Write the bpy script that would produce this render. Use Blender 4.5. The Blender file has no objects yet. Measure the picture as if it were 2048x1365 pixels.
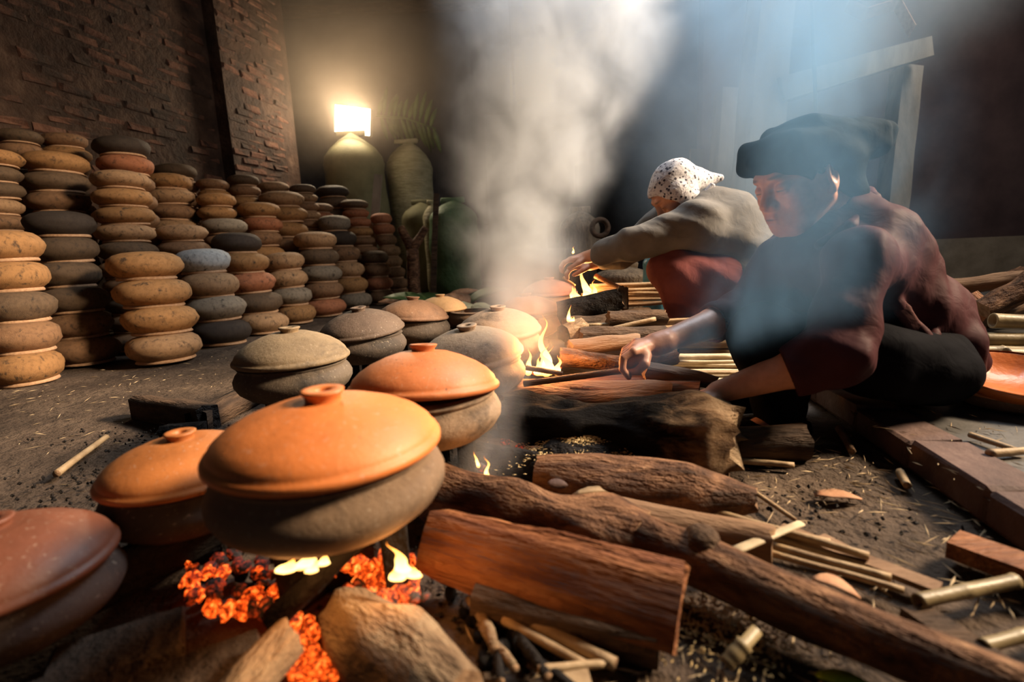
import bpy, bmesh, math, random
import numpy as np
from mathutils import Vector, Matrix, Quaternion, noise as mnoise

rng = random.Random(7)
SC = bpy.context.scene
COL = SC.collection

# ------------------------------------------------------------------ camera
H = 0.45
FPX = 1024.0
PITCH = math.radians(10.1)
ROLL = math.radians(2.5)
CAM = Vector((0, 0, H))
FWD = Vector((0, math.cos(PITCH), -math.sin(PITCH)))
_r0 = Vector((1, 0, 0))
_u0 = Vector((0, math.sin(PITCH), math.cos(PITCH)))
RGT = _r0 * math.cos(ROLL) - _u0 * math.sin(ROLL)
UPV = _u0 * math.cos(ROLL) + _r0 * math.sin(ROLL)
cam_d = bpy.data.cameras.new('camera')
cam_d.lens = 18.0
cam_d.sensor_width = 36.0
cam_d.clip_start = 0.02
cam_d.dof.use_dof = True
cam_d.dof.focus_distance = 1.6
cam_d.dof.aperture_fstop = 2.8
cam = bpy.data.objects.new('camera', cam_d)
COL.objects.link(cam)
cam.matrix_world = Matrix(((RGT.x, UPV.x, -FWD.x, CAM.x), (RGT.y, UPV.y, -FWD.y, CAM.y),
                           (RGT.z, UPV.z, -FWD.z, CAM.z), (0, 0, 0, 1)))
SC.camera = cam

# ------------------------------------------------------------------ world, lights, exposure
wd = bpy.data.worlds.new('world')
SC.world = wd
wd.use_nodes = True
wd.node_tree.nodes['Background'].inputs[0].default_value = (0.42, 0.55, 0.72, 1)
wd.node_tree.nodes['Background'].inputs[1].default_value = 0.04


def lamp_area(name, loc, target, size, power, color, sy=None):
    l = bpy.data.lights.new(name, 'AREA')
    l.shape = 'RECTANGLE'
    l.size = size
    l.size_y = sy or size
    l.energy = power
    l.color = color
    o = bpy.data.objects.new(name, l)
    COL.objects.link(o)
    o.location = loc
    o.rotation_euler = (Vector(target) - Vector(loc)).to_track_quat('-Z', 'Y').to_euler()
    return o


# daylight: the open side of the shed on the right, and a gap in the roof
dl = lamp_area('daylight_roof_gap', (1.7, 2.7, 3.4), (0.2, 2.0, 0.7), 1.3, 31, (0.80, 0.90, 1.0))
dl.data.spread = math.radians(75)
ol = lamp_area('daylight_open_side', (4.3, 1.35, 3.1), (-0.7, 1.55, 0.15), 1.0, 104, (1.0, 0.77, 0.52))
ol.data.spread = math.radians(50)
lamp_area('back_right_fill', (3.4, 2.5, 3.3), (1.7, 4.2, 0.9), 1.0, 34, (1.0, 0.93, 0.86)).data.spread = math.radians(140)  # added fill lamp that brightens the posts and partition at back right
SC.view_settings.view_transform = 'Standard'
SC.view_settings.look = 'None'
SC.view_settings.gamma = 1
SC.view_settings.use_curve_mapping = False
SC.view_settings.exposure = 0.0
cy = SC.cycles
cy.use_denoising = True
cy.max_bounces = 6
cy.diffuse_bounces = 2
cy.glossy_bounces = 2
cy.transparent_max_bounces = 12
cy.volume_bounces = 1
cy.volume_step_rate = 2.0
cy.volume_max_steps = 128
cy.caustics_reflective = False
cy.caustics_refractive = False
cy.sample_clamp_indirect = 4.0


# ------------------------------------------------------------------ photograph geometry
def P(px, py, d):
    return CAM + d * (FWD + RGT * ((px - 1024) / FPX) - UPV * ((py - 682.5) / FPX))


def G(px, py, z=0.0):
    q = FWD + RGT * ((px - 1024) / FPX) - UPV * ((py - 682.5) / FPX)
    return CAM + q * ((z - H) / q.z)


def PZ(px, d, z):
    u = (px - 1024) / FPX
    v = (FWD.z + u * RGT.z - (z - H) / d) / UPV.z
    return CAM + d * (FWD + RGT * u - UPV * v)


def pix(p):
    q = Vector(p) - CAM
    d = q.dot(FWD)
    return (1024 + FPX * q.dot(RGT) / d, 682.5 - FPX * q.dot(UPV) / d, d)


# ------------------------------------------------------------------ object helpers
def tag(o, label=None, cat=None, group=None, kind=None):
    if label: o['label'] = label
    if cat: o['category'] = cat
    if group: o['group'] = group
    if kind: o['kind'] = kind
    return o


def link(o, parent=None):
    COL.objects.link(o)
    if parent is not None: o.parent = parent
    return o


def empty(name, loc, rz=0.0):
    o = bpy.data.objects.new(name, None)
    o.empty_display_size = 0.05
    link(o)
    o.location = loc
    o.rotation_euler = (0, 0, rz)
    return o


def mesh_from(name, V, F, mats=(), smooth=True, mi=None):
    me = bpy.data.meshes.new(name)
    me.from_pydata([tuple(v) for v in V], [], [tuple(f) for f in F])
    for m in mats: me.materials.append(m)
    if smooth: me.polygons.foreach_set('use_smooth', [True] * len(me.polygons))
    if mi is not None: me.polygons.foreach_set('material_index', mi)
    me.update()
    return me


def obj(name, me, parent=None, loc=None):
    o = bpy.data.objects.new(name, me)
    link(o, parent)
    if loc is not None: o.location = loc
    return o


def numpy_mesh(name, V, Q, mats=(), smooth=True):
    me = bpy.data.meshes.new(name)
    n = Q.shape[1]
    me.vertices.add(len(V)); me.vertices.foreach_set('co', V.astype(np.float32).ravel())
    me.loops.add(Q.size); me.loops.foreach_set('vertex_index', Q.astype(np.int32).ravel())
    me.polygons.add(len(Q))
    me.polygons.foreach_set('loop_start', np.arange(0, Q.size, n, dtype=np.int32))
    me.polygons.foreach_set('use_smooth', np.full(len(Q), smooth))
    for m in mats: me.materials.append(m)
    me.update(calc_edges=True)
    me.validate()
    return me


def lathe(prof, seg=40, wob=0.0, seed=0):
    """profile [(r,z)...]; r=0 ends close the surface"""
    V, F, rings = [], [], []
    for (r, z) in prof:
        if r < 1e-6:
            rings.append([len(V)]); V.append((0, 0, z))
        else:
            ids = []
            for i in range(seg):
                a = 2 * math.pi * i / seg
                k = 1 + wob * mnoise.noise(Vector((math.cos(a) * 1.3, math.sin(a) * 1.3, z * 6 + seed * 7.1)))
                ids.append(len(V)); V.append((r * k * math.cos(a), r * k * math.sin(a), z))
            rings.append(ids)
    for a, b in zip(rings[:-1], rings[1:]):
        for i in range(seg):
            j = (i + 1) % seg
            if len(a) == 1: F.append((a[0], b[j], b[i]))
            elif len(b) == 1: F.append((a[i], a[j], b[0]))
            else: F.append((a[i], a[j], b[j], b[i]))
    return V, F


def loft(path, prof, radii, rough=0.0, seed=0, fine=0.0, twist=0.0, jag=0.0, cap_mi=1):
    """sweep a closed profile along a path of Vectors; returns V, F, material indices"""
    n = len(path); m = len(prof)
    T = (path[-1] - path[0]).normalized()
    up = Vector((0, 0, 1)) if abs(T.z) < 0.9 else Vector((0, 1, 0))
    S = T.cross(up).normalized(); U = S.cross(T)
    V, F, mi = [], [], []
    for i, p in enumerate(path):
        t = i / (n - 1)
        r = radii(t) if callable(radii) else radii[0] + (radii[1] - radii[0]) * t
        for k, (x, y) in enumerate(prof):
            a = math.atan2(y, x) + twist * t
            l = math.hypot(x, y)
            q = Vector((math.cos(a) * 1.2, math.sin(a) * 1.2, t * (path[-1] - path[0]).length / 0.09))
            kk = 1 + rough * mnoise.noise(q + Vector((seed * 3.7, 0, 0))) + fine * mnoise.noise(Vector((q.x * 5, q.y * 5, q.z * 1.2 + seed)))
            e = 0
            if jag and i in (0, n - 1): e = jag * mnoise.noise(Vector((q.x * 3, q.y * 3, seed * 1.9))) * (1 if i else -1)
            V.append(p + (S * math.cos(a) + U * math.sin(a)) * (l * r * kk) + T * e)
    for i in range(n - 1):
        for k in range(m):
            j = (k + 1) % m
            F.append((i * m + k, i * m + j, (i + 1) * m + j, (i + 1) * m + k)); mi.append(0)
    for end in (0, n - 1):
        c = len(V); V.append(sum((V[end * m + k] for k in range(m)), Vector()) / m)
        for k in range(m):
            j = (k + 1) % m
            F.append((c, end * m + j, end * m + k) if end == 0 else (c, end * m + k, end * m + j)); mi.append(cap_mi)
    return V, F, mi


def circ(m=12, sx=1.0, sy=1.0):
    return [(sx * math.cos(2 * math.pi * k / m), sy * math.sin(2 * math.pi * k / m)) for k in range(m)]


def path_line(p0, p1, n, bend=0.0, seed=0, pts=None):
    out = []
    L = (p1 - p0).length
    for i in range(n):
        t = i / (n - 1)
        w = math.sin(math.pi * t)
        b = Vector((mnoise.noise(Vector((t * 2.2, seed, 0.3))), mnoise.noise(Vector((t * 2.2, seed, 7.3))), mnoise.noise(Vector((t * 2.2, seed, 3.9)))))
        out.append(p0.lerp(p1, t) + b * bend * L * (0.35 + 0.65 * w))
    return out


def centred(name, V, F, mats, mi=None, smooth=True, parent=None, zbase=None):
    """object with its origin at the foot of the bounding box centre"""
    xs = [v[0] for v in V]; ys = [v[1] for v in V]; zs = [v[2] for v in V]
    c = Vector(((min(xs) + max(xs)) / 2, (min(ys) + max(ys)) / 2, min(zs)))
    me = mesh_from(name, [Vector(v) - c for v in V], F, mats, smooth, mi)
    return obj(name, me, parent, c)


def box_vf(sx, sy, sz, bev=0.0, jit=0.0, seed=0, z0=0.0):
    bm = bmesh.new()
    bmesh.ops.create_cube(bm, size=1)
    bmesh.ops.scale(bm, vec=(sx, sy, sz), verts=bm.verts)
    bmesh.ops.translate(bm, vec=(0, 0, sz / 2 + z0), verts=bm.verts)
    if bev: bmesh.ops.bevel(bm, geom=bm.edges[:], offset=bev, segments=1, affect='EDGES')
    R = random.Random(seed)
    if jit:
        for v in bm.verts: v.co += Vector((R.uniform(-jit, jit), R.uniform(-jit, jit), R.uniform(-jit, jit)))
    V = [v.co.copy() for v in bm.verts]
    bm.verts.index_update()
    F = [[v.index for v in f.verts] for f in bm.faces]
    bm.free()
    return V, F


# ------------------------------------------------------------------ materials
def newmat(name):
    m = bpy.data.materials.new(name)
    m.use_nodes = True
    nt = m.node_tree
    return m, nt, nt.nodes['Principled BSDF']


def coords(nt, scale=(1, 1, 1), rnd=True, kind='Object'):
    tc = nt.nodes.new('ShaderNodeTexCoord')
    mp = nt.nodes.new('ShaderNodeMapping')
    mp.inputs['Scale'].default_value = scale
    nt.links.new(tc.outputs[kind], mp.inputs['Vector'])
    if not rnd: return mp.outputs[0]
    oi = nt.nodes.new('ShaderNodeObjectInfo')
    ml = nt.nodes.new('ShaderNodeMath'); ml.operation = 'MULTIPLY'; ml.inputs[1].default_value = 37.0
    nt.links.new(oi.outputs['Random'], ml.inputs[0])
    ad = nt.nodes.new('ShaderNodeVectorMath'); ad.operation = 'ADD'
    nt.links.new(mp.outputs[0], ad.inputs[0]); nt.links.new(ml.outputs[0], ad.inputs[1])
    return ad.outputs[0]


def noise_n(nt, vec, scale, detail=4.0, rough=0.6, dist=0.0):
    n = nt.nodes.new('ShaderNodeTexNoise')
    n.inputs['Scale'].default_value = scale
    n.inputs['Detail'].default_value = detail
    n.inputs['Roughness'].default_value = rough
    n.inputs['Distortion'].default_value = dist
    nt.links.new(vec, n.inputs['Vector'])
    return n.outputs['Fac']


def ramp(nt, fac, stops):
    r = nt.nodes.new('ShaderNodeValToRGB')
    el = r.color_ramp.elements
    while len(el) < len(stops): el.new(0.5)
    for e, (p, c) in zip(el, stops):
        e.position = p
        e.color = (c, c, c, 1) if isinstance(c, (int, float)) else (*c, 1)
    nt.links.new(fac, r.inputs[0])
    return r.outputs[0]


def mix(nt, fac, a, b, mode='MIX'):
    m = nt.nodes.new('ShaderNodeMix'); m.data_type = 'RGBA'; m.blend_type = mode
    for s, v in ((0, fac), (6, a), (7, b)):
        if isinstance(v, (int, float)): m.inputs[s].default_value = v
        elif isinstance(v, tuple): m.inputs[s].default_value = (*v, 1)
        else: nt.links.new(v, m.inputs[s])
    return m.outputs[2]


def bump(nt, bs, h, strength=0.4, dist=0.01):
    b = nt.nodes.new('ShaderNodeBump')
    b.inputs['Strength'].default_value = strength
    b.inputs['Distance'].default_value = dist
    nt.links.new(h, b.inputs['Height'])
    nt.links.new(b.outputs[0], bs.inputs['Normal'])


def mat_noise(name, stops, scale=6, vscale=(1, 1, 1), rough=0.85, bscale=40, bstr=0.5, bdist=0.005, detail=5, dist=0.0, spec=0.25, kind='Object', rnd=True):
    m, nt, bs = newmat(name)
    v = coords(nt, vscale, rnd, kind)
    c = ramp(nt, noise_n(nt, v, scale, detail, 0.62, dist), stops)
    nt.links.new(c, bs.inputs['Base Color'])
    bs.inputs['Roughness'].default_value = rough
    bs.inputs['Specular IOR Level'].default_value = spec
    if bstr: bump(nt, bs, noise_n(nt, v, bscale, 4, 0.65), bstr, bdist)
    return m


def mat_clay(name, rough=0.7, soot=0.55, spec=0.3, bmp=0.6):
    """fired clay: the object's own colour, mottled, with smoke stains and dark pits"""
    m, nt, bs = newmat(name)
    oi = nt.nodes.new('ShaderNodeObjectInfo')
    v = coords(nt)
    base = oi.outputs['Color']
    mot = ramp(nt, noise_n(nt, v, 9, 5, 0.6), [(0.25, (0.62, 0.60, 0.58)), (0.5, (1, 1, 1)), (0.8, (1.22, 1.2, 1.12))])
    c = mix(nt, 1.0, base, mot, 'MULTIPLY')
    s = ramp(nt, noise_n(nt, v, 5.0, 7, 0.66, 0.4), [(soot, 0.0), (soot + 0.14, 0.92)])
    c = mix(nt, s, c, (0.028, 0.022, 0.018))
    p = ramp(nt, noise_n(nt, v, 130, 2, 0.5), [(0.70, 0.0), (0.76, 0.6)])
    c = mix(nt, p, c, (0.05, 0.032, 0.022))
    dust = ramp(nt, noise_n(nt, v, 150, 2, 0.6), [(0.62, 0.0), (0.75, 0.3)])
    c = mix(nt, dust, c, (0.55, 0.45, 0.34))
    nt.links.new(c, bs.inputs['Base Color'])
    bs.inputs['Roughness'].default_value = rough
    bs.inputs['Specular IOR Level'].default_value = spec
    bump(nt, bs, noise_n(nt, v, 45, 7, 0.75), bmp, 0.006)
    return m


M = {}
M['clay'] = mat_clay('fired_clay')
M['clay_fresh'] = mat_clay('orange_clay', 0.48, 0.80, 0.4, 0.25)
M['clay_body'] = mat_clay('smoked_clay', 0.75, 0.5)
M['clay_rim'] = mat_noise('clay_rim', [(0.3, (0.36, 0.2, 0.11)), (0.7, (0.55, 0.34, 0.2))], 14, bstr=0.3)
M['glaze'] = mat_noise('glazed_clay', [(0.3, (0.34, 0.085, 0.02)), (0.7, (0.52, 0.15, 0.035))], 8, rough=0.24, bscale=14, bstr=0.25, bdist=0.01, spec=0.6)
M['earth'] = mat_noise('beaten_earth', [(0.25, (0.024, 0.016, 0.011)), (0.5, (0.068, 0.045, 0.031)), (0.75, (0.14, 0.096, 0.066))], 3.5, rough=0.9, bscale=26, bstr=0.9, bdist=0.02, detail=9, rnd=False)
M['cement'] = mat_noise('wet_cement', [(0.3, (0.05, 0.047, 0.045)), (0.7, (0.14, 0.13, 0.12))], 7, rough=0.35, bscale=30, bstr=0.5, spec=0.5)
M['brick'] = mat_noise('sooty_brick', [(0.3, (0.11, 0.042, 0.025)), (0.55, (0.22, 0.095, 0.055)), (0.8, (0.30, 0.17, 0.11))], 9, bscale=35, bstr=0.8, bdist=0.01)
mm, nt, bs = newmat('wall_brick')
v = coords(nt)
ge = nt.nodes.new('ShaderNodeNewGeometry')
c = ramp(nt, noise_n(nt, v, 12, 6, 0.65), [(0.3, (0.09, 0.034, 0.02)), (0.55, (0.19, 0.08, 0.046)), (0.8, (0.27, 0.15, 0.095))])
w = ramp(nt, noise_n(nt, ge.outputs['Position'], 2.6, 7, 0.68, 0.3), [(0.44, 0.0), (0.58, 1.0)])
c = mix(nt, w, c, (0.055, 0.031, 0.021))
w2 = ramp(nt, noise_n(nt, ge.outputs['Position'], 5.0, 5, 0.6), [(0.58, 0.0), (0.68, 0.8)])
c = mix(nt, w2, c, (0.02, 0.013, 0.010))
nt.links.new(c, bs.inputs['Base Color']); bs.inputs['Roughness'].default_value = 0.9
bump(nt, bs, noise_n(nt, ge.outputs['Position'], 30, 6, 0.7), 1.0, 0.02)
M['wall_brick'] = mm
M['kerb_brick'] = mat_noise('worn_brick', [(0.3, (0.05, 0.027, 0.023)), (0.6, (0.105, 0.06, 0.049)), (0.8, (0.17, 0.11, 0.088))], 12, rough=0.75, bscale=30, bstr=0.7)
M['mortar'] = mat_noise('sooty_plaster', [(0.3, (0.024, 0.014, 0.010)), (0.55, (0.07, 0.039, 0.026)), (0.8, (0.15, 0.09, 0.06))], 5, bscale=16, bstr=0.8, bdist=0.02, rnd=False)
M['back_plaster'] = mat_noise('dark_plaster', [(0.3, (0.035, 0.03, 0.03)), (0.7, (0.09, 0.075, 0.07))], 2.5, bscale=10, bstr=0.5, rnd=False)
M['partition'] = mat_noise('dark_partition', [(0.3, (0.05, 0.03, 0.03)), (0.7, (0.10, 0.062, 0.058))], 2.5, bscale=10, bstr=0.4, rnd=False)
M['plinth'] = mat_noise('earth_plinth', [(0.3, (0.16, 0.12, 0.08)), (0.7, (0.3, 0.24, 0.17))], 5, bscale=18, bstr=0.7, rnd=False)
M['post'] = mat_noise('grey_post', [(0.25, (0.16, 0.135, 0.105)), (0.55, (0.27, 0.23, 0.18)), (0.8, (0.36, 0.31, 0.24))], 8, (1, 1, 0.35), bscale=40, bstr=0.6)
M['roof'] = mat_noise('smoked_roof', [(0.3, (0.03, 0.026, 0.026)), (0.7, (0.07, 0.06, 0.055))], 4, bscale=12, bstr=0.5, rnd=False)
M['bark'] = mat_noise('brown_bark', [(0.30, (0.02, 0.010, 0.006)), (0.44, (0.085, 0.038, 0.019)), (0.58, (0.19, 0.092, 0.046)), (0.75, (0.34, 0.2, 0.11))], 24, (0.45, 1.3, 1.3), rough=0.8, bscale=42, bstr=1.0, bdist=0.02, detail=9, dist=0.6)
M['smooth_wood'] = mat_noise('bare_wood', [(0.25, (0.10, 0.052, 0.028)), (0.5, (0.21, 0.12, 0.068)), (0.8, (0.33, 0.21, 0.13))], 16, (0.3, 1.6, 1.6), rough=0.75, bscale=50, bstr=0.8, bdist=0.008, detail=8, dist=0.6)
M['red_wood'] = mat_noise('split_red_wood', [(0.22, (0.035, 0.011, 0.005)), (0.42, (0.15, 0.05, 0.02)), (0.6, (0.30, 0.115, 0.042)), (0.82, (0.5, 0.28, 0.15))], 15, (0.22, 1.9, 1.9), rough=0.65, bscale=34, bstr=1.0, bdist=0.02, detail=10, dist=1.1)
M['dark_wood'] = mat_noise('dark_wood', [(0.3, (0.03, 0.018, 0.012)), (0.6, (0.09, 0.052, 0.03)), (0.85, (0.17, 0.1, 0.06))], 20, (0.35, 1.5, 1.5), rough=0.85, bscale=40, bstr=1.0, bdist=0.014)
M['char'] = mat_noise('charred_wood', [(0.3, (0.006, 0.005, 0.005)), (0.62, (0.022, 0.018, 0.016)), (0.74, (0.05, 0.042, 0.036)), (0.8, (0.3, 0.28, 0.26))], 24, (0.6, 1.2, 1.2), rough=0.75, bscale=32, bstr=1.0, bdist=0.02, detail=6, spec=0.1)
M['ash_wood'] = mat_noise('ashy_wood', [(0.2, (0.06, 0.032, 0.016)), (0.5, (0.2, 0.13, 0.075)), (0.75, (0.34, 0.25, 0.15))], 26, (0.45, 1.3, 1.3), rough=0.9, bscale=45, bstr=1.0, bdist=0.018, detail=8)
mm, nt, bs = newmat('half_charred_wood')
v = coords(nt, (0.6, 1.3, 1.3))
gc = nt.nodes.new('ShaderNodeTexCoord'); sp = nt.nodes.new('ShaderNodeSeparateXYZ'); nt.links.new(gc.outputs['Generated'], sp.inputs[0])
nn = noise_n(nt, v, 22, 8, 0.65, 0.3)
ad = nt.nodes.new('ShaderNodeMath'); ad.operation = 'MULTIPLY_ADD'; nt.links.new(nn, ad.inputs[0]); ad.inputs[1].default_value = 0.35; nt.links.new(sp.outputs['X'], ad.inputs[2])
w = ramp(nt, ad.outputs[0], [(0.86, 0.0), (1.04, 1.0)])
ca = ramp(nt, nn, [(0.3, (0.005, 0.004, 0.004)), (0.62, (0.013, 0.011, 0.010)), (0.70, (0.035, 0.028, 0.024)), (0.76, (0.22, 0.2, 0.185))])
cb = ramp(nt, nn, [(0.3, (0.05, 0.026, 0.014)), (0.5, (0.2, 0.12, 0.065)), (0.75, (0.38, 0.26, 0.16))])
nt.links.new(mix(nt, w, ca, cb), bs.inputs['Base Color']); bs.inputs['Roughness'].default_value = 0.85; bs.inputs['Specular IOR Level'].default_value = 0.06
bump(nt, bs, noise_n(nt, v, 34, 7, 0.7), 1.0, 0.025)
M['half_char'] = mm
M['end_grain'] = mat_noise('end_grain', [(0.3, (0.14, 0.075, 0.04)), (0.7, (0.34, 0.21, 0.12))], 60, bscale=90, bstr=0.8)
M['stalk'] = mat_noise('dry_stalk', [(0.3, (0.2, 0.125, 0.065)), (0.6, (0.38, 0.265, 0.15)), (0.85, (0.54, 0.41, 0.26))], 18, rough=0.6, bscale=60, bstr=0.4)
M['bamboo'] = mat_noise('dry_bamboo', [(0.3, (0.13, 0.09, 0.045)), (0.6, (0.27, 0.2, 0.1)), (0.85, (0.42, 0.33, 0.18))], 10, rough=0.45, bscale=40, bstr=0.3, spec=0.4)
M['pale_stalk'] = mat_noise('pale_stalk', [(0.3, (0.36, 0.28, 0.17)), (0.7, (0.6, 0.49, 0.34))], 18, rough=0.6, bstr=0.3)
M['husk'] = mat_noise('rice_husk', [(0.3, (0.38, 0.25, 0.1)), (0.7, (0.66, 0.5, 0.26))], 30, rough=0.7, bstr=0)
M['straw'] = mat_noise('straw_bits', [(0.3, (0.2, 0.13, 0.07)), (0.7, (0.55, 0.42, 0.26))], 9, rough=0.8, bstr=0, rnd=False)
M['dead_leaf'] = mat_noise('dead_leaf', [(0.3, (0.28, 0.12, 0.06)), (0.7, (0.46, 0.26, 0.15))], 30, rough=0.7, bstr=0.4)
M['green_leaf'] = mat_noise('green_leaf', [(0.3, (0.035, 0.07, 0.02)), (0.7, (0.11, 0.17, 0.05))], 8, rough=0.5, bstr=0.3)
M['lime_leaf'] = mat_noise('lime_leaf', [(0.3, (0.3, 0.42, 0.02)), (0.7, (0.42, 0.55, 0.04))], 8, rough=0.5, bstr=0.3)
M['sack'] = mat_noise('woven_sack', [(0.3, (0.15, 0.14, 0.075)), (0.7, (0.25, 0.235, 0.13))], 5, (1, 1, 1), rough=0.75, bscale=60, bstr=0.4)
M['sack_pale'] = mat_noise('pale_sack', [(0.3, (0.3, 0.27, 0.15)), (0.7, (0.5, 0.45, 0.28))], 6, (1, 1, 4), rough=0.6, bscale=12, bstr=0.7, bdist=0.03)
M['sack_green'] = mat_noise('green_sack', [(0.3, (0.055, 0.11, 0.05)), (0.7, (0.12, 0.2, 0.09))], 5, rough=0.6, bscale=14, bstr=0.6, bdist=0.02)
M['sack_brown'] = mat_noise('brown_sack', [(0.3, (0.07, 0.05, 0.035)), (0.7, (0.2, 0.15, 0.1))], 7, (4, 4, 1), rough=0.8, bscale=16, bstr=0.8, bdist=0.02)
M['blue_bag'] = mat_noise('blue_plastic', [(0.3, (0.04, 0.13, 0.18)), (0.7, (0.08, 0.22, 0.29))], 5, rough=0.4, bscale=14, bstr=0.5, bdist=0.02)
M['iron'] = mat_noise('black_iron', [(0.3, (0.01, 0.009, 0.008)), (0.7, (0.035, 0.03, 0.027))], 20, rough=0.6, bstr=0.5)
M['cable'] = mat_noise('black_cable', [(0.3, (0.03, 0.03, 0.035)), (0.7, (0.06, 0.06, 0.065))], 20, rough=0.5, bstr=0)
M['white_film'] = mat_noise('white_film', [(0.3, (0.6, 0.6, 0.6)), (0.7, (0.8, 0.8, 0.8))], 10, rough=0.3, bstr=0.2)


def mat_emit(name, stops, scale, strength, kind='Object', dark=(0.02, 0.012, 0.01)):
    m, nt, bs = newmat(name)
    v = coords(nt, kind=kind)
    n = noise_n(nt, v, scale, 5, 0.65, 0.4)
    c = ramp(nt, n, stops)
    bs.inputs['Base Color'].default_value = (*dark, 1)
    bs.inputs['Roughness'].default_value = 0.9
    nt.links.new(c, bs.inputs['Emission Color'])
    bs.inputs['Emission Strength'].default_value = strength
    bump(nt, bs, n, 0.8, 0.01)
    return m


M['ember'] = mat_emit('glowing_ember', [(0.36, (0, 0, 0)), (0.47, (0.22, 0.012, 0.001)), (0.56, (0.8, 0.085, 0.006)), (0.68, (1, 0.3, 0.05)), (0.8, (1, 0.6, 0.2))], 1.7, 2.3)
M['ember_dim'] = mat_emit('dying_ember', [(0.50, (0, 0, 0)), (0.62, (0.3, 0.02, 0.002)), (0.8, (1, 0.13, 0.012))], 1.5, 1.3, dark=(0.05, 0.042, 0.04))


def mat_flame(name, strength):
    m = bpy.data.materials.new(name); m.use_nodes = True
    nt = m.node_tree; nt.nodes.clear()
    tc = nt.nodes.new('ShaderNodeTexCoord')
    sp = nt.nodes.new('ShaderNodeSeparateXYZ'); nt.links.new(tc.outputs['Generated'], sp.inputs[0])
    c = ramp(nt, sp.outputs['Z'], [(0.0, (1, 0.36, 0.05)), (0.2, (1, 0.66, 0.22)), (0.55, (1, 0.5, 0.1)), (1.0, (1, 0.22, 0.02))])
    em = nt.nodes.new('ShaderNodeEmission'); em.inputs[1].default_value = strength
    nt.links.new(c, em.inputs[0])
    tr = nt.nodes.new('ShaderNodeBsdfTransparent')
    a = ramp(nt, sp.outputs['Z'], [(0.0, 0.5), (0.2, 0.9), (0.7, 0.7), (1.0, 0.25)])
    mx = nt.nodes.new('ShaderNodeMixShader')
    nt.links.new(a, mx.inputs[0]); nt.links.new(tr.outputs[0], mx.inputs[1]); nt.links.new(em.outputs[0], mx.inputs[2])
    out = nt.nodes.new('ShaderNodeOutputMaterial'); nt.links.new(mx.outputs[0], out.inputs[0])
    return m


M['flame'] = mat_flame('flame', 5.0)
mm, nt, bs = newmat('lamp_face'); bs.inputs['Base Color'].default_value = (0.9, 0.9, 0.85, 1)
bs.inputs['Emission Color'].default_value = (1, 0.86, 0.62, 1); bs.inputs['Emission Strength'].default_value = 9
M['lamp_face'] = mm
M['lamp_case'] = mat_noise('lamp_case', [(0.3, (0.02, 0.02, 0.02)), (0.7, (0.05, 0.05, 0.05))], 10, rough=0.5, bstr=0)


def mat_cloth(name, stops, rough=0.8, wscale=260, sheen=0.15, bs2=18, bd=0.012, b2=0.35, spec=0.03):
    m, nt, bs = newmat(name)
    v = coords(nt, rnd=False)
    c = ramp(nt, noise_n(nt, v, 9, 5, 0.6), stops)
    nt.links.new(c, bs.inputs['Base Color'])
    bs.inputs['Roughness'].default_value = rough
    bs.inputs['Specular IOR Level'].default_value = spec
    bs.inputs['Sheen Weight'].default_value = sheen
    bump(nt, bs, noise_n(nt, v, bs2, 3, 0.5, 0.6), b2, bd)
    return m


M['jacket'] = mat_cloth('maroon_jacket', [(0.3, (0.036, 0.0125, 0.0145)), (0.7, (0.054, 0.020, 0.023))], 0.62, sheen=0)
M['hem'] = mat_cloth('pale_hem', [(0.3, (0.075, 0.034, 0.034)), (0.7, (0.11, 0.052, 0.05))], 0.8, sheen=0)
M['black_cloth'] = mat_cloth('black_trousers', [(0.3, (0.0035, 0.0035, 0.005)), (0.7, (0.007, 0.007, 0.009))], 0.8, sheen=0, spec=0.012)
M['turban'] = mat_cloth('black_headscarf', [(0.3, (0.007, 0.010, 0.013)), (0.7, (0.012, 0.016, 0.02))], 0.85, sheen=0, spec=0.02)
M['grey_jacket'] = mat_cloth('grey_jacket', [(0.3, (0.095, 0.088, 0.083)), (0.7, (0.14, 0.13, 0.122))], 0.8, sheen=0.05)
M['maroon_trousers'] = mat_cloth('maroon_trousers', [(0.3, (0.10, 0.03, 0.03)), (0.7, (0.15, 0.05, 0.046))], 0.85, sheen=0)
# kerchief: white cotton with a small dark print
mm, nt, bs = newmat('spotted_kerchief')
v = coords(nt, rnd=False)
vo = nt.nodes.new('ShaderNodeTexVoronoi'); vo.inputs['Scale'].default_value = 58; nt.links.new(v, vo.inputs['Vector'])
c = ramp(nt, vo.outputs['Distance'], [(0.24, (0.03, 0.027, 0.045)), (0.33, (0.46, 0.45, 0.48))])
sw = ramp(nt, noise_n(nt, v, 60, 3, 0.6, 1.5), [(0.52, (1, 1, 1)), (0.6, (0.55, 0.53, 0.58))])
nt.links.new(mix(nt, 1.0, c, sw, 'MULTIPLY'), bs.inputs['Base Color']); bs.inputs['Roughness'].default_value = 0.85
bump(nt, bs, noise_n(nt, v, 22, 3, 0.5, 0.8), 0.5, 0.01)
M['kerchief'] = mm
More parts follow.
